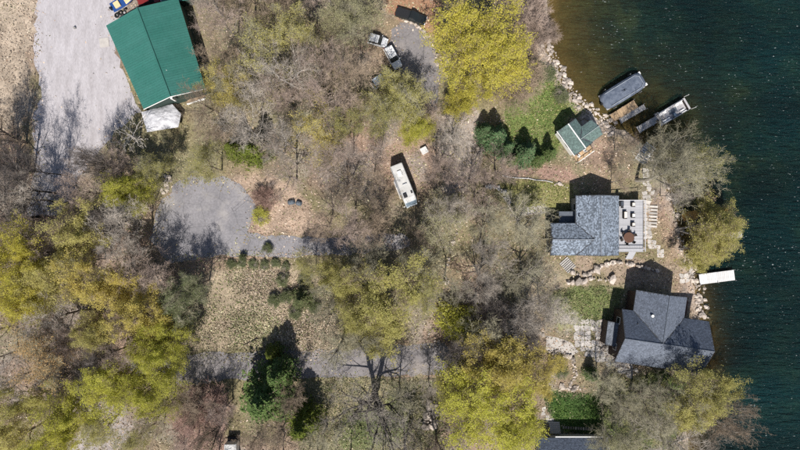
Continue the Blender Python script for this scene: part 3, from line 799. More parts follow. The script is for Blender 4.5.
# ---- green-roofed cottage on the shore lawn
def cottage():
    c1 = (0.095, 0.135, 0.125)
    cx, cy = P2(575, 135.5, 3.0)
    F, eu, ev = frame(cx, cy, math.atan2(-.81, .585))
    ez, rz = 2.7, 3.7
    u0, u1, hv = -2.5, 3.0, 2.05
    wu, ww, wv = 1.1, 1.75, 4.4
    wz = ez + (rz - ez) * ww / hv; vm = hv - ww
    root = empty('cottage', (cx, cy, 0), 0, 'small white cottage with green shingle roof and white ridges on the shore lawn', 'house')
    kw = dict(dark=0.2, bright=1.3)
    m = M['shingle_green']
    slope([F(u1, -hv, ez), F(u1, 0, rz), F(u0, 0, rz), F(u0, -hv, ez)], root, m, c1, seed=21, th=.12, **kw)
    slope([F(u0, .004, rz), F(u1, .004, rz), F(u1, hv, ez), F(wu + ww, hv, ez), F(wu, vm, wz), F(wu - ww, hv, ez), F(u0, hv, ez)], root, m, (0.08, 0.12, 0.115), seed=22, th=.12, **kw)
    slope([F(wu + ww, hv + .004, ez), F(wu + ww, wv, ez), F(wu, wv, wz), F(wu, vm, wz)], root, m, c1, seed=23, th=.12, **kw)
    slope([F(wu - .003, vm, wz), F(wu - .003, wv, wz), F(wu - ww, wv, ez), F(wu - ww, hv + .004, ez)], root, m, (0.10, 0.145, 0.14), seed=24, th=.12, **kw)
    MB().tube([F(u0, 0, rz + .04), F(u1, 0, rz + .04)], .11, 6).build('ridge_cap', M['white_paint'], root, world_space=True)
    MB().tube([F(wu, vm, wz + .04), F(wu, wv, wz + .04)], .07, 6).build('ridge_cap', mat('cottage_ridge', (.3, .36, .35), .8), root, world_space=True)
    walls(root, [F(*p)[:2] for p in ((u0 + .25, -hv + .2), (u1 - .25, -hv + .2), (u1 - .25, hv - .3), (u0 + .25, hv - .3))], -.4, ez - .02, M['white_paint'])
    walls(root, [F(*p)[:2] for p in ((wu - ww + .3, hv - .29), (wu + ww - .3, hv - .29), (wu + ww - .3, wv - .3), (wu - ww + .3, wv - .3))], -.8, ez - .02, M['white_paint'])
    for v in (u0 + 1.2, u0 + 3.2): window(root, F(v, -hv + .2, 1.6), eu, .9, 1.0)
    for s_ in (u0, u1):
        a = Vector(F(s_ + (.22 if s_ < 0 else -.22), -hv + .25, ez - .02)); b = Vector(F(s_ + (.22 if s_ < 0 else -.22), hv - .3, ez - .02)); c = Vector(F(s_ + (.22 if s_ < 0 else -.22), 0, rz - .2))
        n = eu * (.1 if s_ < 0 else -.1); MB().hexa([a, b, c], [a + n, b + n, c + n]).build('gable', M['white_paint'], root, world_space=True)
    MB().slab([F(u0 - .05, -hv - .16, ez), F(u1 + .05, -hv - .16, ez), F(u1 + .05, -hv - .03, ez), F(u0 - .05, -hv - .03, ez)], .12).build('gutter', M['white_paint'], root, world_space=True)
    # porch at the south end with white rails
    for i in range(9):
        v0 = -hv + .4 + i * .42
        MB().slab([F(u1 - .2, v0, .5), F(u1 + 1.5, v0, .5), F(u1 + 1.5, v0 + .4, .5), F(u1 - .2, v0 + .4, .5)], .06).build('porch_plank', M['dock_tan'], root, world_space=True)
    for a, b in (((u1 + 1.5, -hv + .4), (u1 + 1.5, hv - .2)),):
        MB().slab([F(a[0] - .05, a[1], 1.45), F(a[0] + .07, a[1], 1.45), F(b[0] + .07, b[1], 1.45), F(b[0] - .05, b[1], 1.45)], .08).build('railing', M['white_paint'], root, world_space=True)
    for v in (-hv + .4, -.3, 1.0, hv - .2): MB().box(F(u1 + 1.5, v, .7), (.1, .1, 1.5), -.94).build('rail_post', M['white_paint'], root, world_space=True)
    for k, (u, v) in enumerate(((u1 + .6, -.9), (u1 + .5, .6))):
        t = empty('porch_chair', F(u, v, .5), 1.0 + k, 'white garden chair on the green-roofed cottage porch', 'chair', 'chairs on the cottage porch')
        MB().box((0, 0, .42), (.5, .5, .06)).build('seat', M['white_paint'], t); MB().box((-.25, 0, .7), (.06, .5, .55)).build('backrest', M['white_paint'], t)
        for sx in (-.2, .2):
            for sy in (-.2, .2): MB().box((sx, sy, .2), (.05, .05, .4)).build('leg', M['white_paint'], t)
cottage()

# ---- house cut by the bottom edge
def south_house():
    ez = 2.9; x0, yn = P2(538, 437.5, ez); x1, _ = P2(605, 437, ez); L = 10.0; ym = yn - 4.6; rz = 5.3
    root = empty('white_trim_house', ((x0 + x1) / 2, yn - 4.6, 0), 0, 'house with dark slate roof and white gutter below the dark green lawn', 'house')
    kw = dict(dark=.25, bright=1.3)
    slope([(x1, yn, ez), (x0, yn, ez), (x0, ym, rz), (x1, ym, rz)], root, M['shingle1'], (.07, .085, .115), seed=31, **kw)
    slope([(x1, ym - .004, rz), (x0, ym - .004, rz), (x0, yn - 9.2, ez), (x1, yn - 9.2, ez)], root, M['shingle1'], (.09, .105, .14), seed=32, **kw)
    walls(root, [(x0 + .5, yn - 8.7), (x1 - .5, yn - 8.7), (x1 - .5, yn - .5), (x0 + .5, yn - .5)], -.2, ez - .02, M['cream_siding'])
    MB().box(((x0 + x1) / 2 + 1.6, yn + .09, ez - .06), (x1 - x0 - 3.2, .16, .13)).build('gutter', M['white_paint'], root, world_space=True)
    for s_, x in ((1, x1), (-1, x0)):
        MB().slab([(x - .0, ym, rz + .06), (x + s_ * .55, ym, rz + .06), (x + s_ * .55, yn, ez + .06), (x, yn, ez + .06)][::s_], .2).build('barge_board', M['white_paint'] if s_ > 0 else M['roof_dark'], root, world_space=True)
    for s_ in (x0 + .45, x1 - .45):
        MB().hexa([(s_ - .1, yn - 8.6, ez - .02), (s_ - .1, yn - .6, ez - .02), (s_ - .1, ym, rz - .25)], [(s_ + .1, yn - 8.6, ez - .02), (s_ + .1, yn - .6, ez - .02), (s_ + .1, ym, rz - .25)]).build('gable', M['cream_siding'], root, world_space=True)
    for x in (x0 + 2, x0 + 5, x0 + 8.5): window(root, (x, yn - .5, 1.6), (-1, 0, 0), 1.2, 1.2)
    # entry steps
    for i in range(6):
        MB().box((P2(554, 436)[0], yn + .1 + .32 * i, .85 - .15 * i), (2.0, .33, .15 )).build('step', M['concrete'], root, world_space=True)
    MB().tube([(P2(560.5, 436)[0], yn - .2, 1.9), (P2(560.5, 436)[0], yn + 1.9, 1.0)], .03, 6).build('handrail', M['black'], root, world_space=True)
south_house()

# ---- green metal barn
def barn():
    ez, rz = 4.2, 6.0
    A = Vector(P(106, 25.5, ez)); B = Vector(P(178, -2, ez)); C = Vector(P(205.5, 88.5, ez)); D = Vector(P(143.5, 109, ez))
    e = (D - A).normalized(); w = Vector((-e.y, e.x, 0)); L = (D - A).length
    
    R0 = (A + B) / 2; R1 = (D + C) / 2; R0.z = R1.z = rz
    root = empty('green_barn', ((A + C) / 2).to_tuple()[:2] + (0,), 0, 'long barn with green metal roof beside the pale gravel lot', 'barn')
    n = 19
    def pan(name, a, b, c, d, parent):
        """one ribbed metal sheet: a-b on the eave, d-c on the ridge"""
        up = Vector((0, 0, 1))
        MB().slab([a, b, c, d], .06).build(name, M['barn_green'], parent, world_space=True)
        e1 = (b - a).normalized(); r = MB()
        r.hexa([a, a + e1 * .06, d + e1 * .06, d], [a + up * .06, a + e1 * .06 + up * .06, d + e1 * .06 + up * .06, d + up * .06])
        return r
    for (E0, E1) in ((D, A), (B, C)):
        K0, K1 = (R1, R0) if E0 is D else (R0, R1)
        rib = MB()
        for i in range(n):
            t0, t1 = i / n, (i + 1) / n - .0004
            a, b, c, d = E0.lerp(E1, t0), E0.lerp(E1, t1), K0.lerp(K1, t1), K0.lerp(K1, t0)
            p = MB().slab([a, b, c, d], .06).build('roof_panel', M['barn_green'], root, world_space=True)
            up = Vector((0, 0, .05)); e1 = (b - a).normalized()
            s_ = MB()
            for o_ in (.0, .46):
                q0 = a + e1 * (o_ + .02); q1 = d + e1 * (o_ + .02)
                s_.hexa([q0 - up * .2, q0 + e1 * .05 - up * .2, q1 + e1 * .05 - up * .2, q1 - up * .2], [q0 + up, q0 + e1 * .05 + up, q1 + e1 * .05 + up, q1 + up])
            s_.build('seam', M['barn_green'], p, world_space=True)
    MB().tube([R0 + Vector((0, 0, .03)), R1 + Vector((0, 0, .03))], .16, 6).build('ridge_cap', M['barn_green'], root, world_space=True)
    i_ = .35
    q = [D + e * -i_ + w * i_, C - e * i_ - w * i_, B + e * i_ - w * i_, A + e * i_ + w * i_]
    walls(root, [(p.x, p.y) for p in q], 0, ez - .08, M['barn_siding'])
    for a, b, k, n_ in ((D, C, R1, -e), (A, B, R0, e)):
        a2 = a + w * .5 + n_ * i_ - Vector((0, 0, .08)); b2 = b - w * .5 + n_ * i_ - Vector((0, 0, .08)); k2 = k + n_ * i_ - Vector((0, 0, .3))
        MB().hexa([a2, b2, k2], [a2 + n_ * .15, b2 + n_ * .15, k2 + n_ * .15]).build('gable', M['barn_siding'], root, world_space=True)
    MB().tube([D + Vector((0, 0, -.02)) - e * -.08, R1 + e * .08, C + e * .08], .07, 6).build('gable_trim', M['white_paint'], root, world_space=True)
    # big door on the gravel side
    m_ = (A + D) / 2 + w * (i_ - .03)
    MB().box((m_.x, m_.y, 1.7), (4.0, .08, 3.4), math.atan2(e.y, e.x)).build('door', M['white_paint'], root, world_space=True)
    x, y, z = P(167, 71, 5.3); MB().tube([(x, y, 5.0), (x, y, 5.75)], .14, 8).build('vent_pipe', M['white_paint'], root, world_space=True)
    v = R1 + e * .25; MB().box((v.x, v.y, 4.9), (.35, .35, 1.9)).build('vent_stack', M['white_paint'], root, world_space=True)
    # neighbouring green shed just past the top end
    x0, y0 = P2(162, 3, 3.0)
    s2 = empty('green_shed', (x0 + 2.5, y0 + 3, 0), 0, 'small green-roofed shed behind the far end of the barn', 'shed')
    q = [Vector((x0, y0, 3.0)), Vector((x0 + 5.2, y0 + .6, 3.0)), Vector((x0 + 4.6, y0 + 6, 3.5)), Vector((x0 - .6, y0 + 5.4, 3.5))]
    for i in range(6):
        t0, t1 = i / 6, (i + .99) / 6
        MB().slab([q[0].lerp(q[1], t0), q[0].lerp(q[1], t1), q[3].lerp(q[2], t1), q[3].lerp(q[2], t0)], .08).build('roof_panel', M['barn_green'], s2, world_space=True)
    walls(s2, [(x0 + .2, y0 + .3), (x0 + 4.8, y0 + .85), (x0 + 4.3, y0 + 5.7), (x0 - .3, y0 + 5.1)], 0, 2.9, M['barn_siding'])
    return A, D, e, w
barn()

# ---- tarp canopy against the barn
def tarp():
    pts = [P(*p, 1.7) for p in ((141, 112), (172, 104), (181, 114), (178, 127), (147, 132))]
    root = empty('tarp_canopy', (*P2(160, 118), 0), 0, 'weathered white tarp canopy stretched beside the green barn', 'canopy')
    cx = sum(p[0] for p in pts) / 5; cy = sum(p[1] for p in pts) / 5
    rings = []
    ring = []
    n = len(pts)
    for i in range(n):
        a = Vector(pts[i]); b = Vector(pts[(i + 1) % n])
        for j in range(6): ring.append(a.lerp(b, j / 6))
    r = random.Random(3)
    v = []; f = []
    for k in range(7):
        t = k / 6
        for p in ring:
            q = Vector((cx, cy, 1.7)).lerp(p, max(t, .02)); q.z = 2.35 - .75 * t ** 2 + r.uniform(-.09, .09)
            v.append(tuple(q))
    m = len(ring)
    for k in range(6):
        for i in range(m): f.append((k * m + i, k * m + (i + 1) % m, (k + 1) * m + (i + 1) % m, (k + 1) * m + i))
    f.append(tuple(range(m)))
    me = bpy.data.meshes.new('tarp'); me.from_pydata(v, [], f); me.update()
    for p in me.polygons: p.use_smooth = True
    link('tarp', me, M['tarp_white'], root, world_space=True)
    for p in pts: MB().tube([(p[0], p[1], 0), (p[0], p[1], 1.65)], .04, 6).build('pole', M['metal'], root, world_space=True)
    pile = empty('timber_stack', (*P2(196, 99), 0), .3, 'low stack of pale sawn boards against the barn end', 'timber')
    bm_ = MB().box((0, 0, 0), (3.4, .24, .09)).mesh('board')
    for k in range(12): link('board', bm_, M['white_paint'] if k % 4 == 0 else M['wood'], pile, loc=(random.uniform(-.2, .2), -.5 + .26 * (k % 4), .05 + .095 * (k // 4)), rot=(0, 0, random.uniform(-.05, .05)))
tarp()

# ------------------------------------------------------------------ vehicles
def ring_rect(x, hw, z0, z1, r=.12, tuck=.0):
    return [(x, -hw + r, z0), (x, hw - r, z0), (x, hw, z0 + r), (x, hw - tuck, z1 - r), (x, hw - r - tuck, z1), (x, -hw + r + tuck, z1), (x, -hw + tuck, z1 - r), (x, -hw, z0 + r)]

def wheels(t, xs, hy, r=.33):
    tm = MB().tube([(0, -.11, 0), (0, .11, 0)], r, 16).mesh('tyre'); rm = MB().tube([(0, -.115, 0), (0, .115, 0)], r * .6, 12).mesh('rim')
    for x in xs:
        for s_ in (-1, 1):
            w = empty('wheel', (x, s_ * hy, r)); w.parent = t
            link('tyre', tm, M['tyre'], w); link('rim', rm, M['metal'], w)

def car(px, py, ang, paint, label, kind='suv', L=4.7, z=0.0, group=None, name='parked_car'):
    x, y, _ = G(px, py)
    t = empty(name, (x, y, z + .02), ang, label, 'truck' if kind == 'pickup' else 'car', group)
    h = L / 2; hw = .93
    body = [(-h, hw * .86, .42, .80), (-h + .12, hw * .96, .30, .98), (-h * .55, hw, .26, 1.02), (h * .3, hw, .26, 1.0), (h * .62, hw, .26, .94), (h - .35, hw * .95, .30, .84), (h - .05, hw * .82, .40, .68)]
    MB().loft([ring_rect(a, b, c, d, .1, .03) for a, b, c, d in body]).build('body', paint, t, bevel=.02, smooth=False)
    ct = 1.72 if kind != 'sedan' else 1.45
    if kind == 'pickup': cab = [(-h * .08, hw * .88, 1.0, 1.02), (-h * .02, hw * .80, .95, ct), (h * .22, hw * .80, .95, ct), (h * .45, hw * .88, .93, .96)]
    else: cab = [(-h + .12, hw * .88, .95, 1.0), (-h * .80, hw * .80, .95, ct), (h * .12, hw * .80, .95, ct), (h * .42, hw * .88, .93, .97)]
    rings = []
    for a, b, c, d in cab:
        rings.append([(a, -b, c), (a, b, c), (a, b * .96, d), (a, -b * .96, d)])
    (a0, b0, _, d0), (a1, b1, _, d1), (a2, b2, _, d2), (a3, b3, _, d3) = cab
    MB().loft([[(a1, -b1 * .99, d1 - .05), (a1, b1 * .99, d1 - .05), (a1, b1 * .93, d1 + .02), (a1, -b1 * .93, d1 + .02)], [((a1 + a2) / 2, -b1, d1 - .05), ((a1 + a2) / 2, b1, d1 - .05), ((a1 + a2) / 2, b1 * .94, d1 + .05), ((a1 + a2) / 2, -b1 * .94, d1 + .05)], [(a2, -b2 * .99, d2 - .05), (a2, b2 * .99, d2 - .05), (a2, b2 * .93, d2 + .02), (a2, -b2 * .93, d2 + .02)]]).build('roof', paint, t, bevel=.015)
    MB().hexa([(a3, -b3, d3), (a3, b3, d3), (a3 - .06, b3, d3), (a3 - .06, -b3, d3)], [(a2 + .02, -b2 * .93, d2 - .03), (a2 + .02, b2 * .93, d2 - .03), (a2 - .04, b2 * .93, d2 - .03), (a2 - .04, -b2 * .93, d2 - .03)]).build('windshield', M['glass'], t)
    MB().hexa([(a0, -b0, d0), (a0, b0, d0), (a0 + .06, b0, d0), (a0 + .06, -b0, d0)], [(a1 - .02, -b1 * .93, d1 - .03), (a1 - .02, b1 * .93, d1 - .03), (a1 + .04, b1 * .93, d1 - .03), (a1 + .04, -b1 * .93, d1 - .03)]).build('rear_window', M['glass'], t)
    for s_ in (-1, 1):
        MB().hexa([(a0 + .06, s_ * b0, 1.0), (a3 - .06, s_ * b3, .98), (a3 - .06, s_ * (b3 - .05), .98), (a0 + .06, s_ * (b0 - .05), 1.0)], [(a1 + .03, s_ * b1 * .97, d1 - .06), (a2 - .03, s_ * b2 * .97, d2 - .06), (a2 - .03, s_ * (b2 * .97 - .05), d2 - .06), (a1 + .03, s_ * (b1 * .97 - .05), d1 - .06)]).build('side_window', M['glass'], t)
        MB().box((h - .12, s_ * .62, .66), (.14, .36, .14)).build('headlight', M['lamp_white'], t, bevel=.02)
        MB().box((-h + .03, s_ * .70, .80), (.08, .16, .26)).build('tail_light', M['lamp_red'], t, bevel=.01)
        MB().box((h * .36, s_ * (hw + .1), 1.02), (.12, .2, .14)).build('mirror', paint, t, bevel=.02)
    if kind == 'pickup':
        MB().box((-h * .55, 0, 1.035), (h * .82, 1.5, .03)).build('bed_cover', M['black'], t)
    wheels(t, (-h * .58, h * .60), hw - .1)
    return t

def img_ang(dx, dy): return math.atan2(-dy, dx)
car(378, 42, img_ang(15, 4), M['car_silver'], 'silver car parked crosswise behind the white car by the upper driveway', L=3.8)
car(393, 58.5, img_ang(7, 13), M['car_white'], 'white car parked in line along the edge of upper driveway', L=4.6)
car(382, 80, img_ang(13, -9), M['car_bluewhite'], 'pale bluish car half hidden under the greenish budding tree', L=4.5)
car(411, 17.5, img_ang(33, 11), M['car_black'], 'long black pickup truck on red soil above curved stone wall', 'pickup', L=6.0, name='pickup_truck')
car(151, 2, img_ang(10, -3), M['car_red'], 'dark red car behind the top end of green barn', L=4.4)

def motorhome():
    x, y, _ = G(404, 186)
    t = empty('motorhome', (x, y, .02), img_ang(16, 40), 'white motorhome with bluish windscreen parked among bare trees', 'motorhome')
    L, hw, zt = 8.0, 1.22, 3.1
    MB().loft([ring_rect(a, b, c, d, .16, .03) for a, b, c, d in ((-L / 2, hw * .97, .5, zt - .06), (-L / 2 + .15, hw, .45, zt), (L / 2 - 1.5, hw, .45, zt), (L / 2 - .75, hw * .98, .45, zt - .22))]).build('body', M['rv_white'], t, bevel=.03)
    MB().loft([ring_rect(L / 2 - .75, hw * .97, .45, zt - .24, .15, .05), ring_rect(L / 2 - .1, hw * .93, .45, 1.55, .15, .08), ring_rect(L / 2 + .12, hw * .88, .5, 1.15, .12, .1)]).build('cab', M['car_bluewhite'], t, bevel=.02)
    MB().hexa([(L / 2 - .70, -1.0, zt - .42), (L / 2 - .1, -1.0, 1.60), (L / 2 - .1, 1.0, 1.60), (L / 2 - .70, 1.0, zt - .42)], [(L / 2 - .66, -1.0, zt - .36), (L / 2 - .06, -1.0, 1.66), (L / 2 - .06, 1.0, 1.66), (L / 2 - .66, 1.0, zt - .36)]).build('windscreen', M['rv_glass'], t)
    MB().box((1.9, -.55, zt + .12), (.85, .65, .26)).build('roof_hatch', M['black'], t, bevel=.04)
    MB().box((1.7, .78, zt + .07), (.5, .3, .16)).build('roof_vent', M['black'], t, bevel=.03)
    MB().box((-.1, .15, zt + .1), (.22, .8, .2)).build('roof_vent', M['metal'], t, bevel=.03)
    MB().box((-2.2, 0, zt + .15), (1.05, .75, .3)).build('air_conditioner', M['white_paint'], t, bevel=.06)
    for s_ in (-1, 1):
        MB().tube([(-L / 2 + .3, s_ * (hw - .12), zt + .06), (L / 2 - 1.6, s_ * (hw - .12), zt + .06)], .03, 6).build('roof_rail', M['metal'], t)
        MB().box((L / 2 - .25, s_ * (hw + .22), 1.9), (.14, .28, .4)).build('mirror', M['white_paint'], t, bevel=.03)
        for xx in (-2.6, -.6, 1.4): MB().box((xx, s_ * (hw + .005), 2.1), (1.0, .03, .6)).build('side_window', M['glass'], t)
        MB().box((L / 2 + .1, s_ * .8, .85), (.08, .28, .2)).build('headlight', M['lamp_white'], t)
    MB().box((.5, -hw - .32, 2.86), (3.4, .18, .16)).build('awning', M['cushion'], t, bevel=.03)
    MB().box((0, -hw - .12, 2.86), (3.0, .2, .05)).build('awning_bracket', M['metal'], t)
    wheels(t, (-2.4, 2.6), hw - .14, .42)
motorhome()
x, y, z = G(424, 151)
t = empty('picnic_table', (x, y, z), .5, 'pale square table standing in the leaf litter near the motorhome', 'table')
for i in range(6): MB().box((0, -.52 + .21 * i, .74), (1.25, .2, .05)).build('table_plank', M['dock_white'], t)
for sx in (-.5, .5):
    for sy in (-.45, .45): MB().box((sx, sy, .36), (.08, .08, .71)).build('leg', M['wood'], t)

def trailer_boat():
    x, y, _ = P(126, 4)
    t = empty('trailer_boat', (x, y, 0.02), img_ang(10, -6), 'blue boat with cream deck stored behind the green barn', 'boat')
    rings = []
    for xx, hw, zk in ((-2.4, .95, .55), (-1, 1.0, .5), (.6, .95, .5), (1.7, .62, .6), (2.5, .05, .95)):
        rings.append([(xx, 0, zk), (xx, hw * .8, zk + .25), (xx, hw, 1.15), (xx, hw * .85, 1.17), (xx, -hw * .85, 1.17), (xx, -hw, 1.15), (xx, -hw * .8, zk + .25)])
    MB().loft(rings).build('hull', M['car_blue'], t, bevel=.01)
    MB().loft([[(xx, hw, 1.18), (xx, hw * .7, 1.3), (xx, -hw * .7, 1.3), (xx, -hw, 1.18)] for xx, hw in ((.3, .8), (1.5, .55), (2.2, .15))]).build('foredeck', M['car_cream'], t)
    MB().box((-1.2, 0, 1.3), (1.1, 1.2, .3)).build('seat', M['car_cream'], t, bevel=.06)
    MB().box((-2.55, 0, 1.1), (.4, .45, .8)).build('outboard_motor', M['black'], t, bevel=.06)
    MB().box((.3, 0, .38), (5.6, .12, .12)).build('trailer_frame', M['metal'], t)
    wheels(t, (-.6,), .95, .3)
    tm = MB().loft([[((.34 + .1 * math.cos(b)) * math.cos(a), (.34 + .1 * math.cos(b)) * math.sin(a), .1 + .1 * math.sin(b)) for b in [j * math.pi / 3 for j in range(6)]] for a in [i * math.pi / 8 for i in range(17)]], cap=False).mesh('tyre_ring', smooth=True)
    for i, (px, py, zz) in enumerate(((117, 16, 0), (117.5, 15.6, .2), (121, 13.5, 0), (121, 13.3, .2), (124.5, 13, 0))):
        xx, yy, _ = P(px, py); o = link('old_tyre', tm, M['tyre'], loc=(xx, yy, zz + .02))
        tag(o, 'old black tyre in the heap by the barn corner', 'tyre', 'old tyres by the barn corner')
trailer_boat()

# ------------------------------------------------------------------ docks and boats
def dock(name, a, b, w, m, label, z=-.55, plank=.22, posts=True, pw_gap=.02):
    a = Vector(P(*a, z)); b = Vector(P(*b, z)); d = b - a; L = d.length; rz_ = math.atan2(d.y, d.x); d.normalize()
    t = empty(name, (a.x, a.y, gz1(a.x, a.y)), 0, label, 'dock')
    n = max(2, int(L / plank)); p = L / n
    for s_ in (-1, 1):
        sd_ = Vector((-d.y, d.x, 0)) * (s_ * (w / 2 - .12))
        MB().box((a + b) / 2 + sd_ + Vector((0, 0, -.13)), (L, .1, .16), rz_).build('stringer', M['wood'], t, world_space=True)
    pm = MB().box((0, 0, 0), (p - pw_gap, w, .05)).mesh('plank')
    for i in range(n):
        c = a + d * (p * (i + .5)); link('plank', pm, m, t, loc=(c.x, c.y, z - .025), rot=(0, 0, rz_ + random.uniform(-.006, .006)), world_space=True)
    if posts:
        k = max(1, int(L / 2.6))
        for i in range(k + 1):
            for s_ in (-1, 1):
                c = a + d * (L * i / k) + Vector((-d.y, d.x, 0)) * (s_ * (w / 2 + .05)); g = gz1(c.x, c.y)
                MB().tube([(c.x, c.y, g - .2), (c.x, c.y, z + .45)], .055, 8).build('dock_post', M['metal'], t, world_space=True)
    return t
dock('white_dock', (699.5, 279.5), (734.5, 275), 1.95, M['dock_white'], 'white panelled dock jutting into the lake from the stone shore', plank=.36, pw_gap=.02)
dock('cedar_dock', (682, 216.5), (728, 211), .75, M['dock_orange'], 'orange cedar walkway reaching into the lake under the yellow tree', z=-.5)
dock('cedar_platform', (683, 217), (698, 214.5), 1.7, M['dock_orange'], 'orange cedar platform at the shore end of the cedar walkway', z=-.38)
dock('tan_dock', (612, 118.5), (636, 103.5), 1.6, M['dock_tan'], 'tan plank dock between the covered pontoon boat and the shore rocks')
dock('weathered_dock', (638, 130), (664, 115), 1.25, M['dock_grey'], 'weathered grey dock leading out to the open pontoon boat')
dock('grey_dock', (700, 241), (742, 234), 1.3, M['dock_grey'], 'grey dock almost hidden under the yellow lakeside tree')
dock('landing_dock', (620, 121), (645, 106.5), 1.0, M['dock_grey'], 'narrow dark dock beside the tan dock by the rocks', z=-.7)

def pontoon_base(t, L, hw):
    for s_ in (-1, 1):
        MB().loft([[(xx, s_ * (hw - .35) + r * math.cos(a), .08 + r * math.sin(a)) for a in [i * math.pi / 6 for i in range(12)]] for xx, r in ((-L / 2 + .1, .3), (L / 2 - .7, .3), (L / 2 - .1, .14))]).build('pontoon', M['alu'], t, smooth=True)
    MB().box((0, 0, .46), (L, hw * 2, .12)).build('deck', M['boat_deck'], t, bevel=.02)

def covered_boat():
    x, y, _ = P(623.5, 90.5, WL + 1.3)
    t = empty('covered_pontoon_boat', (x, y, WL), img_ang(42, -26), 'pontoon boat on lift under a navy fabric cover', 'boat')
    L, hw = 8.4, 1.6
    pontoon_base(t, L, hw)
    # cover: rounded-rectangle shell sagging between its supports
    n, m = 40, 7; v = []; f = []; r = random.Random(8)
    def rr(a, hx, hy):
        c, s_ = math.cos(a), math.sin(a); k = 5.0
        q = (abs(c / hx) ** k + abs(s_ / hy) ** k) ** (-1 / k); return q * c, q * s_
    for i in range(m + 1):
        tt = i / m
        for j in range(n):
            a = 2 * math.pi * j / n; X_, Y_ = rr(a, L / 2 + .25, hw + .12); sc_ = .02 + .98 * min(1, tt * 1.12)
            z = 1.72 - .28 * (tt ** 2) + .09 * math.sin(X_ * sc_ * 2.4) * (1 - tt) + (r.uniform(-.05, .05) if i else 0)
            if i == m: sc_ = 1.015; z = .75
            v.append((X_ * sc_, Y_ * sc_, z))
    for i in range(m):
        for j in range(n): f.append((i * n + j, i * n + (j + 1) % n, (i + 1) * n + (j + 1) % n, (i + 1) * n + j))
    f.append(tuple(range(n)))
    me = bpy.data.meshes.new('boat_cover'); me.from_pydata(v, [], f); me.update()
    for p in me.polygons: p.use_smooth = True
    link('boat_cover', me, M['navy_cover'], t)
    MB().tube([(-L / 2 + .6, hw - .3, 1.74), (L / 2 - 1.2, hw - .3, 1.74), (L / 2 - .5, hw - .8, 1.72), (L / 2 - .5, -hw + .8, 1.72), (L / 2 - 1.2, -hw + .3, 1.74), (-L / 2 + .6, -hw + .3, 1.74)], .055, 6).build('cover_bow', mat('cover_piping', (.30, .33, .37), .6), t, smooth=True)
    for s_ in (-1, 1): MB().box((L / 2 + .35, s_ * (hw - .35), .62), (.5, .5, .24)).build('bow_corner', M['white_paint'], t, bevel=.06)
    MB().box((L / 2 + .45, -.1, .5), (.2, 2.3, .08)).build('bow_step', M['alu'], t)
    MB().box((-L / 2 - .25, 0, .55), (.45, .45, .9)).build('outboard_motor', M['black'], t, bevel=.06)
    lift = empty('boat_lift', (x, y, WL - 1.0), img_ang(42, -26), 'aluminium boat lift frame around the covered pontoon boat', 'boat lift')
    for sx in (-2.8, 2.8):
        for s_ in (-1, 1): MB().tube([(sx, s_ * (hw + .35), -.3), (sx, s_ * (hw + .35), 2.3)], .06, 8).build('lift_post', M['alu'], lift)
        MB().box((sx, 0, .68), (.12, hw * 2 + .6, .12)).build('cross_beam', M['alu'], lift)
covered_boat()

def open_boat():
    x, y, _ = P(673.5, 111.5, WL + .8)
    t = empty('open_pontoon_boat', (x, y, WL), img_ang(34, -20), 'open grey pontoon boat with pale seats moored off the dock', 'boat')
    L, hw = 6.6, 1.2
    pontoon_base(t, L, hw)
    fl = []
    for s_ in (-1, 1): MB().box((-.2, s_ * (hw - .05), .82), (L - 1.2, .05, .6)).build('side_rail', M['alu'], t)
    MB().box((-L / 2 + .45, 0, .82), (.05, hw * 2 - .1, .6)).build('end_rail', M['alu'], t)
    MB().box((L / 2 - .75, 0, .82), (.05, hw * 2 - .1, .6)).build('end_rail', M['dark_wicker'], t)
    for sx, sy, a, b in ((-2.0, -.75, 1.6, .55), (-2.0, .75, 1.6, .55), (1.6, .75, 1.5, .55), (1.6, -.75, 1.0, .55)):
        s2 = MB().box((sx, sy, .68), (a, b, .34)).build('bench_seat', M['boat_seat'], t, bevel=.05)
        MB().box((sx, sy + (.24 if sy > 0 else -.24), 1.0), (a, .14, .36)).build('backrest', M['boat_seat'], s2, bevel=.04)
    MB().box((-.2, -.65, .85), (.5, .6, .7)).build('console', M['rv_glass'], t, bevel=.05)
    MB().box((.1, .15, .56), (1.6, .8, .05)).build('floor_mat', M['tarp_blue'], t)
    for sx, s_ in ((L / 2 + .3, 1), (L / 2 + .3, -1), (-L / 2 + .2, 1)):
        MB().tube([(sx, s_ * (hw + .15), -1.2), (sx, s_ * (hw + .15), 1.7)], .06, 8).build('mooring_pole', M['white_paint'], t)
    MB().box((-L / 2 - .2, 0, .5), (.4, .4, .8)).build('outboard_motor', M['black'], t, bevel=.05)
open_boat()

# ------------------------------------------------------------------ stones
def stone_mesh(seed):
    bm = bmesh.new(); bmesh.ops.create_icosphere(bm, subdivisions=1, radius=.5)
    r = random.Random(seed); o = Vector((r.random() * 9, r.random() * 9, r.random() * 9))
    for v in bm.verts:
        v.co *= r.uniform(.62, 1.22); v.co.z *= .75
        v.co.x = max(-.42, min(.42, v.co.x)); v.co.y = max(-.42, min(.42, v.co.y))
    me = bpy.data.meshes.new('stone'); bm.to_mesh(me); bm.free(); return me
STONES = [stone_mesh(i) for i in range(7)]
for s_ in STONES: s_.materials.append(M['stone'])

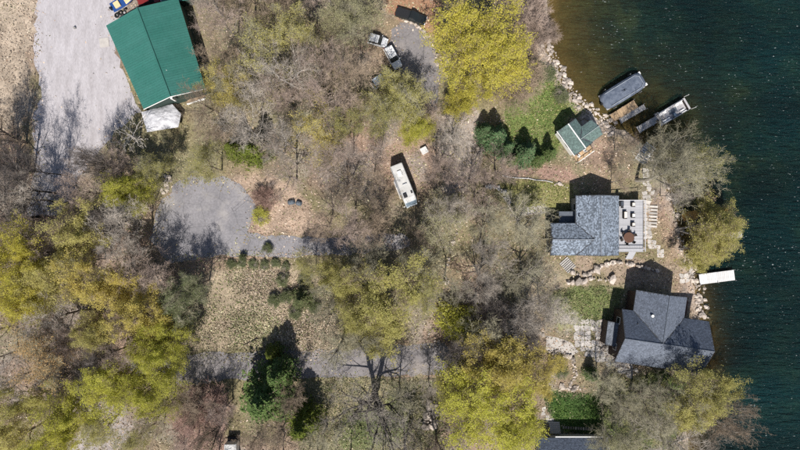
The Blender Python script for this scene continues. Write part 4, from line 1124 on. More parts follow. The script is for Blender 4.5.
def stone_run(name, label, cat, px_pts, size=.55, step=.5, rows=1, row_gap=.45, high=0, m=None, jit=.12, closed=False, seed=0, flat=1.0):
    r = random.Random(seed); pts = [Vector(G(*p)) for p in px_pts]
    t = empty(name, pts[0], 0, label, cat)
    if closed: pts.append(pts[0])
    for i in range(len(pts) - 1):
        a, b = pts[i], pts[i + 1]; d = (b - a); L = d.length; d2 = Vector((d.x, d.y, 0)).normalized(); nr = Vector((-d2.y, d2.x, 0))
        k = max(1, int(L / step))
        for j in range(k):
            for w in range(rows):
                for h in range(high + 1):
                    p = a.lerp(b, (j + r.random() * .8) / k) + nr * ((w - (rows - 1) / 2) * row_gap + r.uniform(-jit, jit))
                    s_ = size * r.choice((.3, .4, .5, .6, .75, .9, 1.0, 1.3, 1.8))
                    z = gz1(p.x, p.y) + s_ * .17 * flat + h * size * .55
                    link('stone', r.choice(STONES), m or M['stone'], t, loc=(p.x, p.y, z), rot=(r.uniform(-.2, .2), r.uniform(-.2, .2), r.uniform(0, 6.3)), scale=(s_ * r.uniform(.8, 1.7), s_, s_ * flat * r.uniform(.7, 1.1)), world_space=True)
    return t
stone_run('stone_riprap', 'pale boulder riprap along the shore by the lawn and brown shallows', 'riprap', [(542, 38), (549, 52), (560, 72), (568, 90), (580, 103), (592, 110)], .55, .36, 4, .5, seed=1, jit=.3)
stone_run('stone_riprap', 'heap of tan shore rocks between cottage and covered pontoon boat', 'riprap', [(588, 112), (598, 117), (606, 126), (614, 130)], .5, .28, 6, .5, seed=2, jit=.35)
stone_run('stone_riprap', 'boulder riprap lining the shore beside the slate-roofed house and white dock', 'riprap', [(686, 258), (692, 268), (697, 285), (702, 305), (706, 325)], .62, .38, 5, .52, seed=3, jit=.35)
stone_run('stone_riprap', 'thin line of shore rocks beneath the big bare lakeside tree', 'riprap', [(648, 150), (664, 182), (676, 212), (682, 240), (686, 256)], .55, .5, 2, .6, seed=4, jit=.3)
stone_run('retaining_wall', 'upper curved dry-stone wall terrace south of the furnished deck house', 'wall', [(570, 272), (578, 275), (588, 274), (598, 268), (607, 264), (618, 262), (634, 265), (648, 268), (662, 273)], .75, .55, 1, .5, high=1, seed=5)
stone_run('retaining_wall', 'lower straight row of pale wall stones on the terrace grass', 'wall', [(566, 283), (580, 282), (592, 278), (604, 281), (614, 277)], .85, .6, 1, .5, high=1, seed=6)
stone_run('retaining_wall', 'curved stone wall around the black pickup and upper driveway', 'wall', [(403, 20), (414, 24), (424, 32), (431, 42), (436, 56), (437, 66)], .42, .3, 1, .4, high=1, seed=7, m=M['stone'])
stone_run('stone_edging', 'winding line of pale edging stones through the bare wood', 'edging', [(457, 207), (460, 222), (454, 240), (449, 260), (446, 280), (450, 296), (456, 304)], .5, .8, 1, .4, seed=8, m=M['stone'])
stone_run('stone_edging', 'stone edging around the pinkish brush beside the lower road', 'edging', [(218, 381), (205, 381), (194, 384), (186, 392), (182, 404), (181, 418)], .5, .42, 2, .4, seed=9)
stone_run('retaining_wall', 'pale stone edging around the golden planting bed by front walk', 'wall', [(548, 352), (560, 353), (570, 356), (575, 366), (575, 378), (568, 385), (560, 387), (572, 388), (584, 388)], .6, .42, 2, .4, seed=10)
stone_run('stone_edging', 'stone border above the front walk by the patio', 'edging', [(536, 326), (540, 333), (550, 339), (562, 342), (572, 344)], .5, .4, 1, .4, seed=11)
stone_run('retaining_wall', 'curved grey stone wall on the lawn among bare trees', 'wall', [(486, 187), (496, 187), (504, 193), (509, 203)], .55, .4, 2, .3, high=1, seed=12, m=M['stone_grey'])
stone_run('stone_edging', 'short white stone arc on the lawn north of the furnished house', 'edging', [(551, 186), (556, 184), (562, 185), (568, 188)], .55, .42, 1, .4, seed=13)
stone_run('boulder_heap', 'heap of grey boulders by the lower wood edge', 'boulders', [(432, 404), (434, 412), (430, 420), (427, 428)], .95, .5, 3, .65, high=1, seed=14, m=M['stone'], jit=.3)
stone_run('stone_edging', 'stone edging at the west corner of the turnaround', 'edging', [(172, 178), (167, 186), (164, 193), (168, 176)], .55, .4, 2, .5, seed=15, jit=.3)
stone_run('stone_edging', 'loose stones round the lean-to of the slate-roofed house', 'edging', [(603, 320), (600, 335), (603, 350), (612, 357), (625, 362)], .6, .5, 2, .5, seed=16, jit=.3)
stone_run('stone_edging', 'stones at the end of lower road by the lime shrub', 'edging', [(427, 335), (433, 340), (440, 343), (446, 338)], .5, .5, 2, .5, seed=17, jit=.3)

def flagstones(name, label, px_poly, cell=.95, seed=0, m=None):
    r = random.Random(seed); poly = np.array([P2(*p) for p in px_poly])
    x0, y0 = poly.min(0); x1, y1 = poly.max(0)
    c = poly.mean(0); t = empty(name, (c[0], c[1], gz1(*c)), 0, label, 'paving')
    ny = int((y1 - y0) / cell) + 1; nx = int((x1 - x0) / cell) + 1
    lat = {(i, j): (x0 + (i + r.uniform(-.3, .3)) * cell, y0 + (j + r.uniform(-.3, .3)) * cell) for i in range(nx + 1) for j in range(ny + 1)}
    for i in range(nx):
        for j in range(ny):
            q = [lat[i, j], lat[i + 1, j], lat[i + 1, j + 1], lat[i, j + 1]]
            x = sum(p[0] for p in q) / 4; y = sum(p[1] for p in q) / 4
            if not inside(poly, np.array([x]), np.array([y]))[0] or r.random() < .08: continue
            z = gz1(x, y) + .05 + r.uniform(0, .03); pts = []
            for k in range(4):
                a, b = q[k], q[(k + 1) % 4]
                for t_ in (.14, .86): pts.append((x + (a[0] + (b[0] - a[0]) * t_ - x) * .93, y + (a[1] + (b[1] - a[1]) * t_ - y) * .93, z))
            MB().slab(pts, .14).build('flagstone', m or M['paving'], t, world_space=True)
flagstones('flagstone_patio', 'irregular flagstone patio west of the slate-roofed house', [(574, 326), (588, 318), (603, 322), (606, 340), (614, 352), (628, 362), (640, 372), (628, 378), (604, 362), (584, 356), (576, 346)], 1.0, 1)
flagstones('flagstone_path', 'pale flagstone path down the bank past the deck of furnished house', [(644, 170), (652, 168), (655, 195), (650, 215), (652, 240), (668, 252), (664, 258), (648, 250), (644, 225), (645, 195)], .85, 2)
flagstones('garden_path', 'curved garden path up to the house with white gutter', [(541, 408), (546, 408), (556, 424), (562, 432), (550, 432), (546, 420)], .8, 3)
flagstones('garden_path', 'paved landing beside the white dock on the stone shore', [(683, 272), (697, 270), (698, 281), (684, 283)], .9, 4)

def steps(name, label, a, b, w, n, m, dz=.16, cat='steps'):
    a = Vector(G(*a)); b = Vector(G(*b)); d = b - a; rz_ = math.atan2(d.y, d.x); t = empty(name, a, 0, label, cat)
    for i in range(n):
        c = a.lerp(b, (i + .5) / n); MB().box((c.x, c.y, gz1(c.x, c.y) + .08), (d.length / n * .62, w, .2), rz_).build('step', m, t, world_space=True)
steps('wooden_steps', 'wide pale timber steps at the end of the upper stone wall', (563, 260), (572, 270), 2.0, 7, M['dock_grey'])
steps('stone_steps', 'fan of pale stone steps beside the furnished deck', (652, 228), (653, 205), 1.7, 7, M['paving'])
steps('shore_steps', 'pale timber steps down to the water under the bare lakeside tree', (639, 162), (651, 145), 2.2, 9, M['dock_white'])
steps('garden_steps', 'low brick terrace edge above the house with white gutter', (562, 427), (592, 429), .5, 12, M['stone'])
tag(link('dark_rock', STONES[2].copy(), M['stone_grey'], loc=(*P2(75, 28), .25), scale=(.7, .6, 1.1)), 'small dark rock alone on the pale gravel lot', 'rock')

# small covered heaps
def heap(px, py, L, W, Hh, ang, m, name, label, cat):
    x, y, z = G(px, py); n, k = 20, 5; v = []; f = []; r = random.Random(int(px * 7 + py))
    for i in range(k + 1):
        tt = i / k
        for j in range(n):
            a = 2 * math.pi * j / n; q = (abs(math.cos(a)) ** 4 + abs(math.sin(a)) ** 4) ** -.25; s_ = .1 + .9 * tt
            v.append((math.cos(a) * q * s_ * L / 2, math.sin(a) * q * s_ * W / 2, Hh * (1 - tt ** 3) + r.uniform(-.05, .05) + .02))
    for i in range(k):
        for j in range(n): f.append((i * n + j, i * n + (j + 1) % n, (i + 1) * n + (j + 1) % n, (i + 1) * n + j))
    f.append(tuple(range(n))); me = bpy.data.meshes.new(name); me.from_pydata(v, [], f); me.update()
    for p in me.polygons: p.use_smooth = True
    return tag(link(name, me, m, loc=(x, y, z), rot=(0, 0, ang)), label, cat)
heap(291.5, 202, 1.5, 1.0, .8, .2, M['tarp_blue'], 'covered_woodpile', 'blue-grey tarp over a woodpile on pinkish leaf litter', 'woodpile')
heap(299, 203, 1.2, 1.0, .7, -.3, M['tarp_blue'], 'covered_woodpile', 'smaller blue-grey covered heap next to the woodpile tarp', 'woodpile')
def white_trailer():
    x, y, _ = G(234, 442)
    t = empty('box_trailer', (x, y, 0), 0, 'white box trailer with dark open end below the conifers', 'trailer')
    MB().box((0, -1.6, 1.35), (2.2, 4.2, 1.9)).build('body', M['white_paint'], t, bevel=.04)
    MB().box((0, -1.6, 2.33), (2.1, 4.1, .06)).build('roof', M['rv_white'], t)
    MB().box((0, 1.0, .5), (.12, 1.2, .12)).build('drawbar', M['black'], t)
    MB().box((0, .9, .65), (1.9, .9, .4)).build('toolbox', M['black'], t, bevel=.03)
    wheels(t, (0,), 1.0, .33)
    for w in [c for c in t.children if c.name.startswith('wheel')]: w.location.y -= 1.8; w.rotation_euler.z = math.pi / 2
    for k, w in enumerate([c for c in t.children if c.name.startswith('wheel')]): w.location.x = (-1.12, 1.12)[k]; w.location.y = -1.8
white_trailer()
def log(a, b, r_, m, label, za=.2, zb=.2):
    p = Vector(G(*a)); q = Vector(G(*b)); p.z += za; q.z += zb; k = 6; pts = []
    for i in range(k + 1):
        c = p.lerp(q, i / k); c.x += random.uniform(-.12, .12); c.y += random.uniform(-.12, .12); pts.append(c)
    tag(MB().tube(pts, r_, 7, r_ * .55).build('fallen_log', m, smooth=True), label, 'log')
log((502, 176), (553, 182), .11, M['dock_white'], 'long thin pale log edging the lawn north of the furnished house')
log((656, 414), (658, 433), .26, B_PALE, 'thick pale barkless log lying on the grass by the lake')
log((258, 338), (243, 345), .10, B_DARK, 'thin dark log beside the lower road')

# ------------------------------------------------------------------ trees: prototypes
def nrmz(a): return a / np.maximum(np.linalg.norm(a, axis=-1, keepdims=True), 1e-9)

def prisms(p0, p1, r0, r1, n):
    d = nrmz(p1 - p0); ref = np.where(np.abs(d[:, 2:3]) > .9, np.array([[1., 0, 0]]), np.array([[0, 0, 1.]]))
    a = nrmz(np.cross(d, ref)); b = np.cross(d, a); N = len(p0)
    ang = 2 * np.pi * np.arange(n) / n
    off = np.cos(ang)[None, :, None] * a[:, None] + np.sin(ang)[None, :, None] * b[:, None]
    V = np.concatenate([p0[:, None] + off * r0[:, None, None], p1[:, None] + off * r1[:, None, None]], 1).reshape(-1, 3)
    base = (np.arange(N) * 2 * n)[:, None]; k = np.arange(n); k2 = (k + 1) % n
    F = np.stack([base + k, base + k2, base + n + k2, base + n + k], -1).reshape(-1, 4)
    return V, F

def leaves_quads(c, size, rg, up=.7, asp=.62):
    N = len(c); nn = nrmz(rg.normal(size=(N, 3)) + np.array([0, 0, up])); t = nrmz(np.cross(nn, rg.normal(size=(N, 3)))); b = np.cross(nn, t)
    s_ = size * rg.choice([.45, .65, .85, 1.0, 1.25, 1.6], N) * rg.uniform(.85, 1.15, N); t = t * s_[:, None] * .5; b = b * (s_ * asp)[:, None] * .5
    V = np.stack([c - t, c + b, c + t, c - b], 1).reshape(-1, 3)
    return V, np.arange(N * 4).reshape(-1, 4)

def gen_tree(name, seed, Hh, R, nchild=(8, 7, 6, 6), leaf=0, leaf_size=.2, leaf_spread=.35, trunks=1, trunk_frac=.5, t0=.4, twigw=.011, rad=.24, splay=0.0, lean=(0, 0), flat=.0, extra=3, angs=(48, 46, 45, 50), trop=.10, center=.85, wob0=.07, gap=.40):
    """returns (trunk mesh, crown mesh); grown level by level, then fitted to height Hh and crown radius R"""
    rg = np.random.default_rng(seed)
    p = np.zeros((trunks, 3)); az = rg.uniform(0, 6.28, trunks) if trunks < 3 else np.arange(trunks) * 6.28 / trunks + rg.uniform(0, 1, trunks)
    if trunks == 2: az[1] = az[0] + 3.0
    d = nrmz(np.stack([np.cos(az) * splay + lean[0], np.sin(az) * splay + lean[1], np.ones(trunks)], -1))
    L = np.full(trunks, Hh * trunk_frac) * rg.uniform(.9, 1.1, trunks); r = np.full(trunks, rad) * rg.uniform(.8, 1.1, trunks)
    segs = []; tips = None
    nl = len(nchild) + 1
    for lev in range(nl):
        n = (6, 5, 4, 3, 2)[min(lev, 4)]
        wob = (wob0, .16, .2, .22, .25)[min(lev, 4)]; tr = (.02, trop, trop * .7, .03, 0)[min(lev, 4)]
        P_ = [p]; D_ = []; te = (.5, .3, .3, .3, .4)[min(lev, 4)]
        for i in range(n):
            d = nrmz(d + rg.normal(0, wob, d.shape) + np.array([0, 0, tr])); q = P_[-1] + d * (L / n)[:, None]
            segs.append((lev, P_[-1], q, r * (1 - (1 - te) * i / n), r * (1 - (1 - te) * (i + 1) / n))); P_.append(q); D_.append(d)
        P_ = np.stack(P_, 1); D_ = np.stack(D_, 1)
        if lev == nl - 1: tips = P_; break
        k = nchild[lev]; N = len(p)
        ta = (t0, .22, .2, .15)[min(lev, 3)]
        t = ta + (1 - ta) * (np.arange(k)[None] + rg.uniform(0, 1, (N, k))) / k; t[:, -1] = 1.0
        f = np.clip(t * n, 0, n - 1e-4); i0 = f.astype(int); fr = (f - i0)[..., None]
        ii = np.arange(N)[:, None]
        pc = P_[ii, i0] * (1 - fr) + P_[ii, i0 + 1] * fr; dc = D_[ii, i0]
        az = rg.uniform(0, 6.28, (N, 1)) + np.arange(k)[None] * 2.4 + rg.normal(0, .35, (N, k))
        an = np.radians(angs[min(lev, 3)]) * (1.2 - .45 * t) * rg.uniform(.75, 1.25, (N, k)); an[:, -1] *= .35
        ref = np.where(np.abs(dc[..., 2:3]) > .9, np.array([1., 0, 0]), np.array([0, 0, 1.]))
        a = nrmz(np.cross(dc, ref)); b = np.cross(dc, a)
        dn = nrmz(dc * np.cos(an)[..., None] + (a * np.cos(az)[..., None] + b * np.sin(az)[..., None]) * np.sin(an)[..., None])
        ratio = (.95, .58, .55, .5)[min(lev, 3)]
        Ln = L[:, None] * ratio * (1.12 - .5 * t) * rg.uniform(.75, 1.2, (N, k))
        rn = r[:, None] * (1 - (1 - te) * t) * (.62, .6, .55, .6)[min(lev, 3)] * rg.uniform(.8, 1.1, (N, k))
        p = pc.reshape(-1, 3); d = dn.reshape(-1, 3); L = Ln.ravel(); r = np.maximum(rn.ravel(), twigw)
    ends = tips[:, -1]
    ctr = np.median(ends[:, :2], 0)
    rr = np.percentile(np.hypot(ends[:, 0] - ctr[0], ends[:, 1] - ctr[1]), 93); sx = R / rr; sz = Hh / np.percentile(ends[:, 2], 99)
    sc_ = np.array([sx, sx, sz]); zm = np.median(ends[:, 2])
    def fit(a):
        a = a.copy(); w_ = np.clip(a[..., 2] / zm, 0, 1.2)[..., None]; a[..., :2] -= ctr * w_ * center; return a * sc_
    tv, tf, cv, cf = [], [], [], []; to = co = 0
    for lev, a, b, r0, r1 in segs:
        a = fit(a); b = fit(b)
        if lev <= 2:
            V, F = prisms(a, b, r0, r1, (8, 6, 4)[lev]); tv.append(V); tf.append(F + to); to += len(V)
        else:
            V, F = prisms(a, b, np.maximum(r0, twigw), np.maximum(r1, twigw * .8), 3); cv.append(V); cf.append(F + co); co += len(V)
    tips = fit(tips)
    if extra:                                             # finest twiglets
        N = len(tips); i0 = rg.integers(0, tips.shape[1] - 1, (N, extra)); fr = rg.random((N, extra, 1)); ii = np.arange(N)[:, None]
        q = (tips[ii, i0] * (1 - fr) + tips[ii, i0 + 1] * fr).reshape(-1, 3); dd = nrmz(np.repeat(nrmz(tips[:, -1] - tips[:, 0]), extra, 0) + rg.normal(0, .65, q.shape))
        e_ = q + dd * rg.uniform(.25, .6, len(q))[:, None]
        V, F = prisms(q, e_, np.full(len(q), twigw * .8), np.full(len(q), twigw * .5), 3); cv.append(V); cf.append(F + co); co += len(V)
        lc = np.concatenate([tips[:, -1], e_])
    else: lc = tips[:, -1]
    nf = sum(len(f) for f in cf); mi = np.zeros(nf, int)
    if leaf:
        c = np.repeat(lc, leaf, 0) if leaf >= 1 else lc[rg.random(len(lc)) < leaf]
        c = c + rg.normal(0, leaf_spread, c.shape) * np.array([1, 1, .7])
        if leaf > 1:      # gaps between the leaf clumps
            g = fbm(c[:, 0] + seed * 7.7, c[:, 1] + c[:, 2] * .6, 1.5, 2); c = c[g + rg.normal(0, .10, len(c)) > gap]
        V, F = leaves_quads(c, leaf_size, rg, up=1.8); cv.append(V); cf.append(F + co); mi = np.concatenate([mi, np.ones(len(F), int)])
    tm = np_mesh(name + '_trunk', np.concatenate(tv), np.concatenate(tf), smooth=True)
    cm = np_mesh(name + '_crown', np.concatenate(cv), np.concatenate(cf), mat_idx=mi)
    tm.materials.append(B_BROWN); cm.materials.append(T_GREY); cm.materials.append(L_OLIVE)
    return dict(trunk=tm, crown=cm, H=Hh, R=R)

def gen_conifer(name, seed, Hh, R, whorls=16, per=9, droop=.25, dens=26, leaf=.34):
    rg = np.random.default_rng(seed)
    p0, p1, r0, r1 = [], [], [], []
    nz = 8; zs = np.linspace(0, Hh, nz + 1); cxy = np.cumsum(rg.normal(0, .04, (nz + 1, 2)), 0)
    tr = [np.array([cxy[i, 0], cxy[i, 1], zs[i]]) for i in range(nz + 1)]
    V, F = prisms(np.array(tr[:-1]), np.array(tr[1:]), .2 * (1 - zs[:-1] / Hh) + .02, .2 * (1 - zs[1:] / Hh) + .015, 7)
    bp0, bp1, cen = [], [], []
    for w in range(whorls):
        t = .12 + .86 * (w / (whorls - 1)); z = Hh * t; rad = R * (1 - t) ** .8 * rg.uniform(.8, 1.15) + .25
        for k in range(per):
            a = 6.283 * k / per + w * .7 + rg.normal(0, .15); L = rad * rg.uniform(.7, 1.15); s_ = np.array([0, 0, z]); n = 4
            q = s_
            for i in range(n):
                u = (i + 1) / n; e_ = s_ + np.array([math.cos(a) * L * u, math.sin(a) * L * u, L * (.25 * u - droop * 2 * u * u)])
                bp0.append(q); bp1.append(e_); q = e_
            m = int(dens * L / 1.2) + 5; u = rg.random(m) ** .7; side = rg.normal(0, .17 * L * (1.1 - .6 * u) + .06, m)
            cen.append(np.stack([math.cos(a) * L * u - math.sin(a) * side, math.sin(a) * L * u + math.cos(a) * side, z + L * (.25 * u - droop * 2 * u * u) + rg.normal(0, .08, m) - np.abs(side) * .25], -1))
    bp0 = np.array(bp0); bp1 = np.array(bp1)
    V2, F2 = prisms(bp0, bp1, np.full(len(bp0), .03), np.full(len(bp0), .02), 3)
    c = np.concatenate(cen); V3, F3 = leaves_quads(c, leaf, rg, up=.9, asp=.4)
    tm = np_mesh(name + '_trunk', V, F, smooth=True)
    cm = np_mesh(name + '_crown', np.concatenate([V2, V3]), np.concatenate([F2, F3 + len(V2)]), mat_idx=np.concatenate([np.zeros(len(F2), int), np.ones(len(F3), int)]))
    tm.materials.append(B_BROWN); cm.materials.append(T_BROWN); cm.materials.append(L_GREEN)
    return dict(trunk=tm, crown=cm, H=Hh, R=R)

PR = {}
for i in range(5): PR['bare%d' % i] = gen_tree('bare', 100 + i, 17, 5.2, (8, 7, 6, 5), 0, trunks=(1, 1, 2, 1, 1)[i], splay=.22, trunk_frac=(.52, .45, .5, .6, .4)[i], extra=2, twigw=.0115, rad=.30, trop=(.1, .16, .12, .2, .05)[i])
for i in range(3): PR['thin%d' % i] = gen_tree('thin', 140 + i, 15, 3.6, (7, 6, 6, 4), 0, trunk_frac=.62, extra=3, twigw=.011, rad=.15, trop=.2)
for i in range(4): PR['bud%d' % i] = gen_tree('bud', 200 + i, 16, 5.4, (8, 7, 6, 5), leaf=2, leaf_size=.15, leaf_spread=.18, trunks=(1, 2, 1, 1)[i], splay=.2, extra=3, twigw=.011)
for i in range(4): PR['leaf%d' % i] = gen_tree('leaf', 300 + i, 16, 6.0, (11, 7, 6, 5), leaf=4, leaf_size=.18, leaf_spread=.22, trunks=(1, 1, 2, 1)[i], splay=.22, extra=3, twigw=.011, trunk_frac=(.45, .5, .45, .4)[i])
for i in range(3): PR['dense%d' % i] = gen_tree('dense', 400 + i, 15, 7.5, (13, 8, 6, 5), leaf=6, leaf_size=.185, leaf_spread=.25, extra=2, gap=.36, twigw=.010, trunk_frac=.42, rad=.32)
for i in range(3): PR['shrub%d' % i] = gen_tree('shrub', 500 + i, 2.6, 1.7, (6, 6, 5), leaf=2, leaf_size=.16, leaf_spread=.12, trunks=5, splay=.5, extra=2, rad=.05, twigw=.008, trunk_frac=.5, t0=.2)
for i in range(3): PR['brush%d' % i] = gen_tree('brush', 520 + i, 3.2, 2.2, (6, 6, 5), 0, trunks=6, splay=.55, extra=4, rad=.05, twigw=.011, trunk_frac=.5, t0=.2)
for i in range(3): PR['spruce%d' % i] = gen_conifer('spruce', 600 + i, 9, 2.6, 18, 10, .22, 30, .30)
for i in range(2): PR['pine%d' % i] = gen_conifer('pine', 620 + i, 13, 3.6, 13, 8, .1, 30, .42)

N_TREE = [0]
TREES = []
def tree(x, y, proto, Hh, R, name, label, cat='tree', group=None, bark_m=B_BROWN, twig=T_GREY, leafm=L_OLIVE, rz=None, lean=None):
    pr = PR[proto]; z = gz1(x, y)
    if z < WL - .02: return None
    N_TREE[0] += 1
    r = random.Random(N_TREE[0] * 13 + 5)
    t = empty(name, (x, y, z - .03), r.uniform(0, 6.28) if rz is None else rz, label, cat, group)
    s_ = R / pr['R']; sc_ = (s_ * r.uniform(.93, 1.07), s_ * r.uniform(.93, 1.07), Hh / pr['H'])
    a = link('trunk', pr['trunk'], [bark_m], t); b = link('crown', pr['crown'], [twig, leafm], t)
    for o in (a, b):
        o.scale = sc_
        if lean: o.rotation_euler = lean
    TREES.append((x, y, R, Hh))
    return t

def crown_at(px, py, rpx, Hh, proto, **kw):
    """tree whose crown shows at this photo pixel: the base follows from the crown's height"""
    zc = .68 * Hh; x, y, _ = P(px, py, zc); R = rpx / S * (1 - zc / H)
    CROWNS.append((px, py, rpx))
    x0 = x
    while shore_d(np.array([x]), np.array([y]))[0] < .8: x -= .3
    if x0 - x > .05: kw.update(rz=0.0, lean=(0, math.atan2(x0 - x, zc), 0))
    return tree(x, y, proto, Hh, R, **kw)
CROWNS = []

# --- leafing trees, each by its crown in the photograph
YL = [
    (478, 48, 47, 16, 'dense0', L_YELLOW, 'huge rounded bright yellow tree above the spruces and cottage lawn', B_DARK),
    (470, 92, 26, 11, 'leaf1', L_YELLOW, 'smaller yellow tree tucked below the huge bright yellow tree', B_DARK),
    (18, 262, 32, 17, 'dense1', L_YELLOW, 'bright yellow tree where gravel lot ends in the western wood', B_DARK),
    (72, 232, 32, 16, 'leaf0', L_PALE, 'pale yellow tree in the wood below the gravel lot', B_BROWN),
    (126, 190, 22, 13, 'leaf2', L_LIME, 'pale lime tree between the gravel lot and asphalt turnaround', B_BROWN),
    (45, 282, 28, 15, 'leaf3', L_PALE, 'pale yellow tree beside the bright yellow one in the western wood', B_BROWN),
    (100, 285, 30, 16, 'leaf1', L_GOLD, 'golden tree in the western wood southwest of the turnaround', B_DARK),
    (133, 318, 34, 16, 'leaf0', L_GOLD, 'large golden-yellow tree west of the straw clearing', B_DARK),
    (158, 348, 28, 15, 'dense2', L_LIME, 'bright lime-green tree at the west end of lower road', B_DARK),
    (150, 385, 32, 15, 'dense1', L_LIME, 'brightest lime tree overhanging the lower road bend', B_DARK),
    (95, 335, 20, 14, 'leaf2', L_PALE, 'light yellow tree next to a dark forked trunk in the western wood', B_DARK),
    (108, 385, 30, 16, 'leaf3', L_LIME, 'yellow-green tree in the southwestern wood', B_DARK),
    (38, 352, 34, 17, 'bud2', L_RUST, 'rusty orange budding tree in the southwestern wood', B_BROWN),
    (20, 405, 26, 16, 'leaf1', L_OLIVE, 'olive-yellow tree in the far southwestern wood', B_BROWN),
    (62, 412, 30, 15, 'leaf0', L_LIME, 'yellow-green tree over the bare ground in southwestern wood', B_BROWN),
    (50, 445, 24, 15, 'dense2', L_LIME, 'lime tree cut by the bottom of the southwestern wood', B_BROWN),
    (10, 440, 26, 15, 'leaf3', L_PALE, 'pale yellow tree at the corner of the southwestern wood', B_BROWN),
    (385, 308, 43, 15, 'leaf1', L_OLIVE, 'broad olive-yellow tree between the two roads', B_BROWN),
    (362, 316, 26, 13, 'leaf3', L_OLIVE, 'olive-yellow tree overhanging the lower road', B_BROWN),
    (345, 280, 26, 13, 'leaf0', L_OLIVE, 'smaller olive tree beside the turnaround road', B_BROWN),
    (420, 290, 24, 14, 'bud1', L_OLIVE, 'loose olive tree next to the broad olive-yellow tree', B_BROWN),
    (490, 408, 44, 15, 'dense0', L_LIME, 'big bright lime tree beside the dark green lawn', B_BROWN),
    (516, 426, 24, 12, 'dense2', L_LIME, 'bright lime tree against the house with white gutter', B_BROWN),
    (500, 368, 36, 15, 'leaf2', L_GOLD, 'golden-flecked tree above the big lime tree', B_BROWN),
    (535, 376, 26, 12, 'leaf0', L_GOLD, 'golden tree beside the stone-edged planting bed', B_BROWN),
    (465, 395, 22, 13, 'leaf3', L_OLIVE, 'olive tree on the west flank of the big lime tree', B_BROWN),
    (729, 230, 31, 12, 'leaf2', L_OLIVE, 'yellow-olive tree overhanging the lake above the white dock', B_GREY),
    (712, 250, 22, 9, 'leaf0', L_OLIVE, 'olive tree leaning over the shore beside the white dock', B_GREY),
    (715, 160, 28, 15, 'bud0', L_OLIVE, 'olive budding tree at the outer edge of the northern lake shore', B_GREY),
    (712, 392, 34, 15, 'leaf1', L_OLIVE, 'yellow-green tree over the lake south of the slate-roofed house', B_GREY),
    (692, 410, 28, 13, 'leaf3', L_OLIVE, 'olive tree on the lawn south of the slate-roofed house', B_GREY),
    (400, 95, 28, 13, 'bud1', L_OLIVE, 'greenish budding tree over the upper driveway cars', B_GREY),
    (385, 120, 28, 14, 'bud3', L_OLIVE, 'olive budding tree north of the motorhome', B_GREY),
    (418, 128, 16, 9, 'leaf2', L_LIME, 'small lime tree at the end of upper driveway', B_BROWN),
    (260, 42, 34, 17, 'bud0', L_PALE, 'yellowish budding tree in the north wood east of the barn', B_BROWN),
    (300, 30, 26, 16, 'bud2', L_PALE, 'pale yellow budding tree deep in the north wood', B_BROWN),
    (225, 85, 26, 15, 'bud1', L_GOLD, 'tan-gold budding tree beside the barn roof', B_BROWN),
    (312, 130, 30, 15, 'bud3', L_GOLD, 'tan-gold budding tree in the middle of the north wood', B_BROWN),
    (345, 125, 24, 14, 'bud2', L_OLIVE, 'olive budding tree in the middle of the north wood', B_BROWN),
    (350, 15, 30, 15, 'bud1', L_GREYGREEN, 'grey-green budding tree at the northern edge of the wood', B_GREY),
    (150, 168, 22, 12, 'bud0', L_OLIVE, 'olive budding tree below the white tarp canopy', B_BROWN),
    (205, 165, 22, 13, 'bud3', L_OLIVE, 'greenish budding tree at the north rim of the turnaround', B_BROWN),
    (175, 305, 24, 13, 'bud1', L_DGREEN, 'dull green tree at the west edge of straw clearing', B_BROWN),
    (20, 300, 28, 15, 'leaf2', L_YELLOW, 'yellow tree south of the bright yellow tree in the western wood', B_DARK),
    (75, 262, 22, 14, 'bud0', L_PALE, 'thin pale yellow tree between the golden and bright yellow trees', B_BROWN),
    (165, 405, 16, 11, 'bud3', L_OLIVE, 'small olive budding tree below the brightest lime tree', B_BROWN),
    (95, 430, 18, 12, 'bud1', L_OLIVE, 'loose olive budding tree over the pale bank in southwestern wood', B_BROWN),
    (135, 440, 20, 12, 'bud2', L_OLIVE, 'olive budding tree south of the lower road bend', B_BROWN),
    (310, 268, 18, 10, 'bud3', L_OLIVE, 'olive budding tree at the corner of clearing and turnaround road', B_BROWN),
    (193, 285, 20, 12, 'bud2', L_DGREEN, 'dark green thin tree shading the turnaround', B_BROWN),
]
for (px, py, rp, hh, pr, lm, lab, bk) in YL:
    crown_at(px, py, rp, hh, pr, name='leafing_tree' if pr[:3] != 'bud' else 'budding_tree', label=lab, bark_m=bk, leafm=lm, twig=T_OLIVE if pr[:3] == 'bud' else T_BROWN, group='leafing spring trees')

